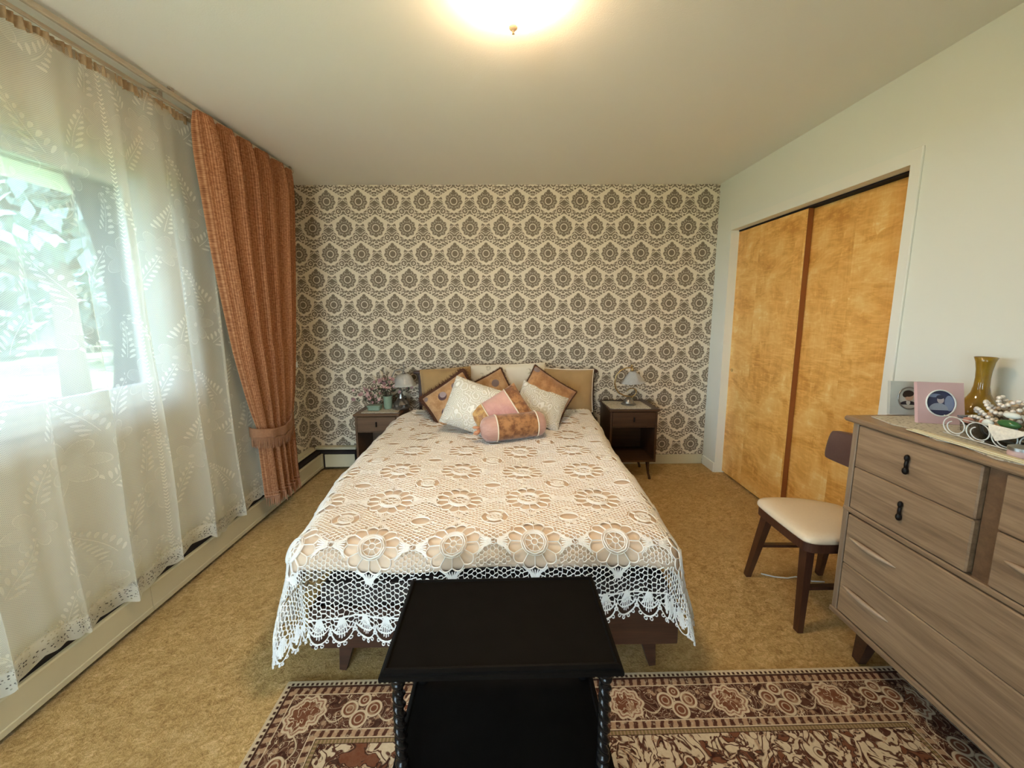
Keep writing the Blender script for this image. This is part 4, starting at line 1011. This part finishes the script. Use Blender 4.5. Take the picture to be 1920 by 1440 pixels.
# flowers in two celadon pots
def blossom(c, r, mat, parent, R_):
    m = MB(); c = Vector(c); ax = Vector((R_.normal(0, .6), -1+R_.normal(0, .4), R_.normal(.3, .5))).normalized(); a = ax.orthogonal().normalized(); b = ax.cross(a)
    for k in range(5):
        q = 2*PI*k/5; d = a*math.cos(q)+b*math.sin(q); s_ = ax.cross(d)
        m.add([c, c+d*r*.55-s_*r*.42+ax*r*.2, c+d*r+ax*r*.35, c+d*r*.55+s_*r*.42+ax*r*.2], [(0, 1, 2, 3)])
    return m.build('blossom', mat, parent)
R_ = np.random.default_rng(12)
def bouquet(name, pot, base, label, n, spread_, zlo, zhi, ivory=0):
    t = thing(name, base, label, 'flowers', None); pot(t)
    st_ = MB(); lf = MB()
    for k in range(n):
        e = Vector((base[0]+R_.normal(0, 1)*spread_[0]+spread_[2], base[1]-.02+R_.normal(0, .03), R_.uniform(zlo, zhi)))
        b = Vector((base[0]+R_.uniform(-.02, .02), base[1]+R_.uniform(-.012, .012), base[2]+.05)); st_.tube([b, b.lerp(e, .5)+Vector((R_.normal(0, .01), 0, .015)), e], .0014, 4)
        blossom(e, R_.uniform(.013, .021), M['petal'] if R_.uniform() < .6 else M['petal2'], t, R_)
        for _ in range(2):
            c = b.lerp(e, R_.uniform(.5, 1))+Vector((R_.normal(0, .015), R_.normal(0, .01), R_.normal(0, .012))); d = Vector(R_.normal(0, 1, 3)).normalized(); s_ = d.orthogonal().normalized(); L = .016
            lf.add([c-d*L, c+s_*L*.4, c+d*L, c-s_*L*.4], [(0, 1, 2, 3)])
    st_.build('stems', M['stem'], t); lf.build('leaves', M['leaf'], t, kind='stuff')
    return t
def pot1(t):
    m = MB(); m.box(-1.155, -1.055, 2.965, 3.035, .597, .635, 0, .008); m.box(-1.160, -1.050, 2.96, 3.04, .628, .642, 0, .004); m.build('pot', M['celadon'], t)
def pot2(t): MB().lathe([(.030, 0), (.034, .02), (.036, .07), (.038, .10), (.041, .11), (.036, .11), (.032, .10)], 20, (-1.012, 3.05, .597)).build('pot', M['celadon'], t, smooth='auto')
bq = bouquet('flower_arrangement', pot1, (-1.105, 3.0, .597), 'dusty pink flowers in a low celadon trough on the nightstand', 22, (.055, .03, -.03), .67, .80)
bq2 = bouquet('flower_arrangement', pot2, (-1.012, 3.05, .597), 'pink flower spray with pale lilies in an upright celadon pot', 30, (.055, .03, 0), .72, .87)
for (x, z, a) in ((-1.05, .90, -.3), (-1.02, .93, .2), (-.99, .885, .6), (-1.10, .86, -.7)):
    m = MB().tube([(x, 3.05, z-.045), (x+.006*a, 3.045, z-.01), (x+.03*a, 3.03, z+.028)], [.004, .016, .002], 8); m.build('lily', M['cala'], bq2, smooth=True)
# ornament on the open shelf
orn = thing('ornament', (-.955, 3.0, .183), 'pink and white china flower ornament on the open shelf of the nightstand', 'ornament')
MB().lathe([(.028, 0), (.034, .01), (.022, .04), (.034, .075), (.055, .10), (.050, .115), (.02, .12)], 16, (-.965, 3.0, .183), fn=lambda r, z, q: r*(1+.12*math.sin(q*6)*(z > .06))).build('cup', plain('pink_china', (.66, .42, .36), .3), orn, smooth=True)
m = MB()
for k in range(7):
    a = k*2.4; m.ell((-.965+.022*math.cos(a), 3.0+.02*math.sin(a), .183+.135+.012*(k % 3)), .018, .018, .016)
m.ell((-.94, 2.995, .355), .016, .014, .020); m.tube([(-.965, 3.0, .30), (-.95, 2.995, .35)], .006, 6); m.build('petals', plain('ivory_china', (.72, .66, .58), .3), orn, smooth=True)

# ------------------------------------------------------------------ black two tier table
tt = thing('side_table', (-.022, .905, .011), 'black lacquered two tier side table with twisted legs at the foot of the bed', 'side table', None, (0, 0, math.radians(.7)))
TW, TD, TZ, SZ = .283, .155, .570, .245
def slab(z, w_, d_, raised=True):
    m = MB(); e = [(0, -.022), (.0, -.012), (-.004, -.009), (-.004, -.004), (-.010, 0), (-.014, .001), (-.018, -.003)]
    lv = [(w_+a, d_+a, z+b) for a, b in e]; v = []
    for (a, b, c) in lv: v += [(-a, -b, c), (a, -b, c), (a, b, c), (-a, b, c)]
    f = [(3, 2, 1, 0)]+[(4*i+k, 4*i+(k+1) % 4, 4*i+4+(k+1) % 4, 4*i+4+k) for i in range(len(lv)-1) for k in range(4)]; k = 4*(len(lv)-1); f.append((k, k+1, k+2, k+3))
    return m.add(v, f)
slab(TZ-.001, TW, TD).build('table_top', M['blacktop'], tt, local=True)
slab(SZ, TW, TD).build('shelf', M['blacktop'], tt, local=True)
def twist(z0, z1, n=18):
    pr = []; L = z1-z0
    for i in range(120):
        t = i/119; z = z0+L*t
        if t < .07 or t > .955: r = .0165
        elif t < .10: r = .010
        elif t < .16 or .84 < t < .90: r = .017*math.sqrt(max(.3, 1-((t-(.13 if t < .5 else .87))/.035)**2*.6))
        elif t < .18 or .80 < t <= .84: r = .011
        elif t >= .90: r = .013+.006*math.sin(PI*(t-.90)/.055)
        else: r = .0128
        pr.append((r, z))
    def fn(r, z, q):
        t = (z-z0)/L
        return r+(.0034*math.cos(2*q+z*210) if .18 < t < .80 else 0)
    return pr, fn
for (sx, sy) in ((-1, -1), (1, -1), (1, 1), (-1, 1)):
    x, y = sx*(TW-.034), sy*(TD-.034)
    pr, fn = twist(SZ+.001, TZ-.022); MB().lathe(pr, 18, (x, y, 0), fn=fn).build('leg', M['black'], tt, local=True, smooth=True)
    MB().lathe([(.010, 0), (.014, .02), (.018, .05), (.020, .09), (.014, .12), (.018, .14), (.018, .16), (.012, .18), (.018, .20), (.018, SZ-.022)], 16, (x, y, 0)).build('foot', M['black'], tt, local=True, smooth=True)

# ------------------------------------------------------------------ chair
ch = thing('chair', (1.44, 1.6, 0), 'low dark wood chair with cream vinyl seat and taupe back beside the dresser', 'chair')
seat = [(1.232, 1.455), (1.232, 1.72), (1.245, 1.755), (1.285, 1.775), (1.46, 1.765), (1.60, 1.70), (1.615, 1.66), (1.61, 1.47), (1.585, 1.435), (1.45, 1.418), (1.285, 1.415), (1.245, 1.430)]
def rounded(poly, it=2):
    for _ in range(it):
        q = []
        for i in range(len(poly)):
            a, b = poly[i], poly[(i+1) % len(poly)]; q += [(a[0]*.75+b[0]*.25, a[1]*.75+b[1]*.25), (a[0]*.25+b[0]*.75, a[1]*.25+b[1]*.75)]
        poly = q
    return poly
sp_ = rounded(seat); cx, cy = 1.425, 1.59
m = MB(); lv = [(.97, .425), (1.0, .432), (1.0, .441), (.985, .450), (.94, .458), (.80, .465), (.5, .469), (.2, .470)]
n = len(sp_); v = [(cx+(x-cx)*s_, cy+(y-cy)*s_, z) for s_, z in lv for x, y in sp_]
f = [(i*n+k, i*n+(k+1) % n, (i+1)*n+(k+1) % n, (i+1)*n+k) for i in range(len(lv)-1) for k in range(n)]+[tuple(range(n))[::-1], tuple((len(lv)-1)*n+k for k in range(n))]
m.add(v, f).build('seat', M['vinyl'], ch, smooth='auto')
MB().prism([(cx+(x-cx)*.97, cy+(y-cy)*.97) for x, y in sp_], .385, .426).build('seat_frame', M['chairwood'], ch)
for (a, b) in (((1.285, 1.72, .39), (1.258, 1.795, .001)), ((1.285, 1.475, .39), (1.260, 1.447, .001)), ((1.575, 1.69, .39), (1.645, 1.80, .001)), ((1.575, 1.48, .39), (1.645, 1.45, .001))):
    MB().obox(a, b, .036, .040, 0, .024, .026).build('leg', M['chairwood'], ch)
MB().obox((1.275, 1.758, .20), (1.61, 1.75, .20), .014, .022).build('stretcher', M['chairwood'], ch)
MB().obox((1.272, 1.462, .20), (1.61, 1.465, .20), .014, .022).build('stretcher', M['chairwood'], ch)
for y in (1.47, 1.575): MB().obox((1.59, y, .40), (1.645, y, .76), .03, .022, 0, .024, .016).build('back_post', M['chairwood'], ch)
m = MB(); bp = rounded([(-.20, -.055), (-.185, .06), (-.165, .085), (0, .09), (.165, .085), (.185, .06), (.20, -.055), (.185, -.075), (0, -.08), (-.185, -.075)], 2)
lv = [(.94, -.016), (1.0, -.008), (1.0, .008), (.94, .016)]; n = len(bp)
v = [(1.645+z-.12*((y*s_/.19)**2)*.25+.0, 1.605+y*s_, .722+x*s_) for s_, z in lv for y, x in bp]
f = [(i*n+k, i*n+(k+1) % n, (i+1)*n+(k+1) % n, (i+1)*n+k) for i in range(len(lv)-1) for k in range(n)]+[tuple(range(n))[::-1], tuple((len(lv)-1)*n+k for k in range(n))]
m.add(v, f).build('backrest', M['taupe'], ch, smooth='auto')

o = MB().tube([(1.335, 1.80, .006), (1.39, 1.775, .006), (1.45, 1.765, .006), (1.50, 1.775, .006), (1.56, 1.74, .006), (1.62, 1.735, .006)], .003, 6).build('cord', M['white'], smooth=True, loc=(1.45, 1.765, .003)); tag(o, 'thin white cord lying on the carpet under the chair', 'cord')
# ------------------------------------------------------------------ dresser
DX, DY0, DY1, DT = 1.32, .45, 1.366, .992
dz = thing('dresser', (1.54, .9, 0), 'grey brown oak grained dresser with lace runner along the right wall', 'dresser')
MB().box(DX-.022, XR-.006, DY0-.03, DY1+.028, DT-.021, DT, 0, .007).build('top', M['greywood'], dz)
m = MB(); m.box(DX, XR-.012, DY1-.022, DY1, .19, DT-.021); m.box(DX, XR-.012, DY0, DY0+.022, .19, DT-.021); m.box(DX+.02, XR-.012, DY0, DY1, .19, .205); m.box(XR-.03, XR-.012, DY0, DY1, .19, DT-.021); m.box(DX+.015, DX+.03, DY0, DY1, .19, DT-.021)
m.build('case', M['greywood_v'], dz)
DM = .945
MB().box(DX+.006, DX+.02, DM-.022, DM+.022, .636, DT-.021, 0, .002).build('divider', M['walnutL'], dz)
MB().box(DX-.008, DX+.02, DY0, DY1+.002, .618, .638, 0, .004).build('middle_rail', M['greywood'], dz)
MB().box(DX-.012, DX+.03, DY0-.004, DY1+.006, .176, .200, 0, .005).build('base_rail', M['greywood'], dz)
def drawer(y0, y1, z0, z1, kind):
    d = MB().box(DX-.010, DX+.3, y0, y1, z0, z1, 0, .004).build('drawer', M['greywood'], dz)
    if kind == 'key':
        yc = 1.156; zc = (z0+z1)/2+.005; m = MB(); m.ell((DX-.016, yc, zc-.022), .009, .0085, .013); m.ell((DX-.016, yc, zc+.022), .008, .007, .012); m.tube([(DX-.014, yc, zc-.02), (DX-.017, yc, zc), (DX-.014, yc, zc+.02)], .005, 8); m.build('handle', M['iron'], d, smooth=True)
    else:
        for yc, hw in kind:
            m = MB(); zc = (z0+z1)/2+.012
            pts = [(DX-.010-.013*math.sin(PI*t), yc-hw+2*hw*t, zc+.004*math.sin(PI*t)) for t in np.linspace(0, 1, 14)]
            m.tube(pts, [.0015+.0075*math.sin(PI*t)**.6 for t in np.linspace(0, 1, 14)], 8); m.build('handle', M['pull'], d, smooth=True, label='carved pale wood finger pull')
drawer(DM+.024, DY1-.028, .805, DT-.026, 'key'); drawer(DM+.024, DY1-.028, .642, .8038, 'key')
drawer(DY0+.028, DM-.024, .806, DT-.026, [(.72, .085)]); drawer(DY0+.028, DM-.024, .642, .803, [(.82, .075)])
drawer(DY0+.028, DY1-.028, .413, .614, [(1.235, .088), (.60, .088)]); drawer(DY0+.028, DY1-.028, .206, .4115, [(1.235, .088), (.60, .088)])
MB().box(DX-.006, DX+.01, DY1-.022, DY1, .19, DT-.021, 0, .003).build('stile', M['greywood_v'], dz)
for (x, y, dx, dy) in ((DX+.085, DY1-.09, -.02, .02), (XR-.08, DY1-.09, .02, .02), (DX+.085, DY0+.09, -.02, -.02), (XR-.08, DY0+.09, .02, -.02)):
    MB().obox((x, y, .19), (x+dx, y+dy, .012), .06, .06, 0, .03, .03).build('leg', M['bedwood'], dz)
# runner: runs the length of the top, its scalloped front edge showing
rp = [(DX+.055, DY1-.005), (DX+.03, 1.26), (DX+.045, 1.22), (DX+.005, 1.10), (DX+.028, 1.06), (DX-.005, .95), (DX+.02, .90), (DX, .80), (DX, .50), (XR-.06, .50), (XR-.06, DY1-.005)]
rm_ = MB(); rm_.prism(rp[::-1], DT+.0005, DT+.003); rn = rm_.build('table_runner', M['doily'], loc=(1.5, .95, DT)); tag(rn, 'beige lace runner with pointed edge along the dresser top', 'runner')
# photo frames
def photo(name, c, rz, w_, h_, mat, label, tilt, style):
    t = thing(name, c, label, 'photo frame', None); t.rotation_mode = 'XYZ'; t.rotation_euler = (tilt, 0, rz)
    fm_ = MB(); R0 = .34*min(w_, h_); n = 36; hole = [(R0*(.86 if style == 'oval' else .92)*math.cos(2*PI*k/n), R0*math.sin(2*PI*k/n)) for k in range(n)]
    def sq(k):
        a = 2*PI*k/n; c_, s_ = math.cos(a), math.sin(a); q = max(abs(c_)/(w_/2), abs(s_)/(h_/2)); return (c_/q, s_/q)
    out = [sq(k) for k in range(n)]
    for cx_, cz_ in ((1, 1), (-1, 1), (-1, -1), (1, -1)):
        kk = min(range(n), key=lambda k: (out[k][0]-cx_*w_/2)**2+(out[k][1]-cz_*h_/2)**2); out[kk] = (cx_*w_/2, cz_*h_/2)
    v = [(x, 0, z+h_/2) for x, z in hole]+[(x, 0, z+h_/2) for x, z in out]+[(x, .014, z+h_/2) for x, z in out]+[(x, .004, z+h_/2) for x, z in hole]
    f = [(k, n+k, n+(k+1) % n, (k+1) % n) for k in range(n)]+[(n+k, 2*n+k, 2*n+(k+1) % n, n+(k+1) % n) for k in range(n)]+[(3*n+k, k, (k+1) % n, 3*n+(k+1) % n) for k in range(n)]+[tuple(2*n+k for k in range(n))[::-1]]
    fm_.add(v, f); fm_.build('frame', mat, t, local=True)
    MB().tube([(x*1.0, -.001, z+h_/2) for x, z in hole], .0022, 6, True).build('bezel', M['white'] if style != 'oval' else M['pewter'], t, local=True, smooth=True)
    MB().obox((0, .014, h_*.75), (0, .055, .004-.055*math.tan(-tilt)*0), .02, .003).build('easel', mat, t, local=True)
    pm = MB(); zc = h_/2
    def disc(x, z, rx, rz_, d, mi, n_=24, a0=0, a1=2*PI): pm.add([(x+rx*math.cos(a0+(a1-a0)*k/n_), d, zc+z+rz_*math.sin(a0+(a1-a0)*k/n_)) for k in range(n_ + (0 if a1-a0 > 6 else 1))], [tuple(range(n_ + (0 if a1-a0 > 6 else 1)))], mi)
    ex = .86 if style == 'oval' else .92
    disc(0, 0, R0*ex, R0, .0036, 0, 36)
    if style == 'oval':
        disc(0, -R0*.62, R0*.66, R0*.36, .0034, 1, 20, 0, PI); disc(0, -R0*.40, R0*.16, R0*.24, .0032, 2); disc(.002, R0*.16, R0*.34, R0*.44, .0032, 4); disc(0, R0*.42, R0*.42, R0*.30, .0030, 3); disc(-R0*.26, R0*.30, R0*.20, R0*.24, .0031, 3)
        mats = [flat('print_pale', (.55, .54, .48)), flat('print_suit', (.03, .025, .03)), flat('print_shirt', (.62, .6, .55)), flat('print_hair', (.035, .02, .014)), flat('print_face', (.55, .36, .26))]
    else:
        disc(-R0*.1, -R0*.55, R0*.62, R0*.55, .0034, 1, 20, 0, PI); disc(R0*.05, R0*.25, R0*.22, R0*.28, .0032, 2); disc(R0*.02, R0*.46, R0*.24, R0*.16, .0031, 3); disc(R0*.6, 0, R0*.3, R0*.6, .0035, 4); disc(-R0*.35, R0*.58, R0*.45, R0*.14, .0035, 4)
        mats = [flat('print_blue_dark', (.035, .04, .10)), flat('print_blue_light', (.30, .33, .42)), flat('print_skin', (.48, .42, .44)), flat('print_blue_hair', (.03, .03, .07)), flat('print_blue_mid', (.22, .27, .42))]
    pm.build('photo_print', mats, t, local=True)
    return t
def flat(name, c): return plain(name, c, .35, 0, .08, 120)
marble = plain('grey_green_marble', (.50, .52, .48), .3, 0, .3, 14); pinkf = plain('pink_enamel_frame', (.66, .45, .46), .35, 0, .05, 20)
photo('photo_frame', (1.527, 1.370, DT+.004), math.radians(-12), .122, .128, marble, 'grey marbled photo frame with an oval portrait of a dark-haired person', -.12, 'oval')
photo('photo_frame', (1.519, 1.254, DT+.004), math.radians(-14), .134, .146, pinkf, 'pink photo frame with a round blue tinted portrait', -.20, 'round')
# amber vase
va = MB().lathe([(.028, 0), (.044, .006), (.056, .022), (.058, .036), (.050, .056), (.034, .078), (.024, .100), (.0195, .125), (.0185, .155), (.020, .185), (.024, .213), (.029, .230), (.028, .230), (.023, .212), (.017, .18)], 32, (1.70, 1.300, DT+.0035), cap=False)
vo = va.build('vase', M['amber'], smooth=True, loc=(1.70, 1.300, DT+.0035)); tag(vo, 'amber glass vase with flared neck standing by the wall on the dresser', 'vase')
# wire and glass tray
ty = thing('jewellery_tray', (1.50, 1.05, DT+.004), 'glass tray in a scrolled wire stand holding jewellery on the dresser', 'tray')
tz = DT+.004; ax0, ax1, ay0, ay1 = 1.430, 1.60, .78, 1.160
pl = rounded([(ax0, ay0), (ax1, ay0), (ax1, ay1), (ax0, ay1)], 1)
MB().prism(pl, tz+.034, tz+.039).build('mirror_base', plain('tray_mirror', (.10, .09, .10), .08, .85), ty)
m = MB(); n = len(pl); cxx, cyy = (ax0+ax1)/2, (ay0+ay1)/2
lv = [(.92, .004), (1.0, .010), (1.03, .034), (1.10, .052), (1.12, .056)]
v = [(cxx+(x-cxx)*s_, cyy+(y-cyy)*(1+(s_-1)*.45), tz+z) for s_, z in lv for x, y in pl]
m.add(v, [(i*n+k, i*n+(k+1) % n, (i+1)*n+(k+1) % n, (i+1)*n+k) for i in range(4) for k in range(n)]).build('glass_rim', M['clear'], ty, smooth=True, solid=.004)
m = MB(); wx = ax0-.014
for k in range(6):
    yc = ay1-.026-.061*k; r = .029
    m.tube([(wx+.004*math.sin(a)-.006*math.sin(a), yc+r*(1-max(0, a-2.5)*.10)*math.cos(a), tz+.031+r*(1-max(0, a-2.5)*.10)*math.sin(a)) for a in np.linspace(-2.2, 7.4, 34)], .0017, 5)
m.tube([(wx, ay1, tz+.003), (wx, ay0, tz+.003)], .0018, 5); m.tube([(wx-.006, ay1, tz+.060), (wx-.006, ay0, tz+.060)], .0013, 5)
m.build('wire_scrolls', M['white'], ty, smooth=True)
# jewellery
def beads(name, mat, path, r, label, group=None):
    m = MB(); last = None
    for p in path:
        if last is None or (Vector(p)-last).length > 1.9*r: m.ell(p, r, r, r, 8, 5); last = Vector(p)
    o = m.build(name, mat, smooth=True, loc=path[0]); tag(o, label, 'necklace', group)
bz = tz+.039; nl = ['pearl strand coiled lowest in the glass tray by the vase', 'second pearl strand up from the bottom of the heap in the glass tray', 'third pearl strand up in the heap in the glass tray', 'topmost pearl strand heaped in the glass tray']
for k, (rr, zz, yc) in enumerate(((.072, .012, 1.085), (.066, .036, 1.08), (.054, .060, 1.075), (.038, .082, 1.065))):
    pth = [(1.515+rr*.70*math.cos(a), yc+rr*1.12*math.sin(a), bz+zz+.012*math.sin(a*3+k)) for a in np.linspace(0, 2*PI, 160)]; beads('pearl_necklace', M['pearl'], pth, .0062, nl[k])
m = MB()
for k in range(110):
    a = rng.uniform(0, 2*PI); q = math.sqrt(rng.uniform()); m.ell((1.515+.046*q*math.cos(a), 1.078+.072*q*math.sin(a), bz+.007+.075*(1-q)+.005*rng.uniform()), .0064, .0064, .0064, 7, 5)
o = m.build('bead_heap', plain('champagne_beads', (.55, .42, .28), .15, 0, .5, 60), smooth=True, loc=(1.515, 1.078, bz)); tag(o, 'heap of champagne coloured beads under the pearl strands in the glass tray', 'beads', kind='stuff')
pth = [(1.47+.016*math.sin(a*2), .955+.040*math.cos(a), bz+.050+.014*math.sin(a)) for a in np.linspace(0, 2*PI, 90)]; beads('garnet_necklace', M['redstone'], pth, .0054, 'dark red bead strand at the near end of the glass tray')
def stone(c, r, mat, label, nm='brooch'):
    o = MB().ell(c, r[0], r[1], r[2], 14, 8).build(nm, mat, smooth=True, loc=c); tag(o, label, 'brooch')
stone((1.452, 1.128, bz+.012), (.010, .015, .010), M['pinkstone'], 'oval pink stone brooch at the vase end of the tray')
stone((1.456, 1.092, bz+.014), (.010, .013, .011), M['pinkstone'], 'small round pink stone brooch beside the oval one')
stone((1.440, 1.072, bz+.018), (.009, .014, .015), M['whitestone'], 'upright white oval stone near the pearls')
stone((1.448, 1.028, bz+.056), (.011, .020, .009), M['whitestone'], 'flat white oval stone above the green ones')
stone((1.446, 1.030, bz+.030), (.013, .026, .012), M['greenstone'], 'dark green oval stone under the white one')
stone((1.450, .968, bz+.022), (.013, .024, .012), M['greenstone'], 'green stone at the near end of the tray')
MB().ell((1.448, 1.02, bz+.009), .013, .022, .009, 12, 6).build('brooch', M['redstone'], smooth=True, loc=(1.448, 1.02, bz)); tag(bpy.data.objects['brooch.006'], 'dark red oval stone lying beneath the dark green one', 'brooch')
dl = MB(); dl.add([(1.45, 1.045, bz+.006), (1.45, .955, bz+.006), (1.405, .955, tz+.066), (1.405, 1.045, tz+.066), (1.396, .975, tz+.046), (1.394, 1.015, tz+.024), (1.396, 1.034, tz+.050)], [(0, 1, 2, 3), (3, 2, 4, 5, 6)])
o = dl.build('doily', plain('white_crochet', (.78, .74, .66), .9, 0, .3, 160), solid=.002, loc=(1.43, 1.0, tz+.03)); tag(o, 'pointed white crochet doily draped over the tray edge', 'doily')
rb = thing('ring_box', (1.378, .948, tz), 'small pinkish oval ring box in front of the tray', 'box')
MB().lathe([(.022, 0), (.024, .012), (.022, .022)], 20, (1.378, .948, tz)).build('body', plain('pink_box', (.6, .42, .40), .4), rb, smooth='auto'); MB().lathe([(.025, .022), (.024, .030), (.012, .036), (.001, .037)], 20, (1.378, .948, tz)).build('lid', M['pewter'], rb, smooth='auto')
nb_ = MB(); nb_.box(1.330, 1.350, .78, 1.195, tz, tz+.0035, 0, .001); nb_.box(1.335, 1.354, .79, 1.18, tz+.0037, tz+.007, 0, .001); o = nb_.build('cloth_strip', plain('cream_cloth', (.72, .66, .46), .8), loc=(1.342, 1, tz)); tag(o, 'folded cream cloth strip lying along the front of the tray', 'cloth')
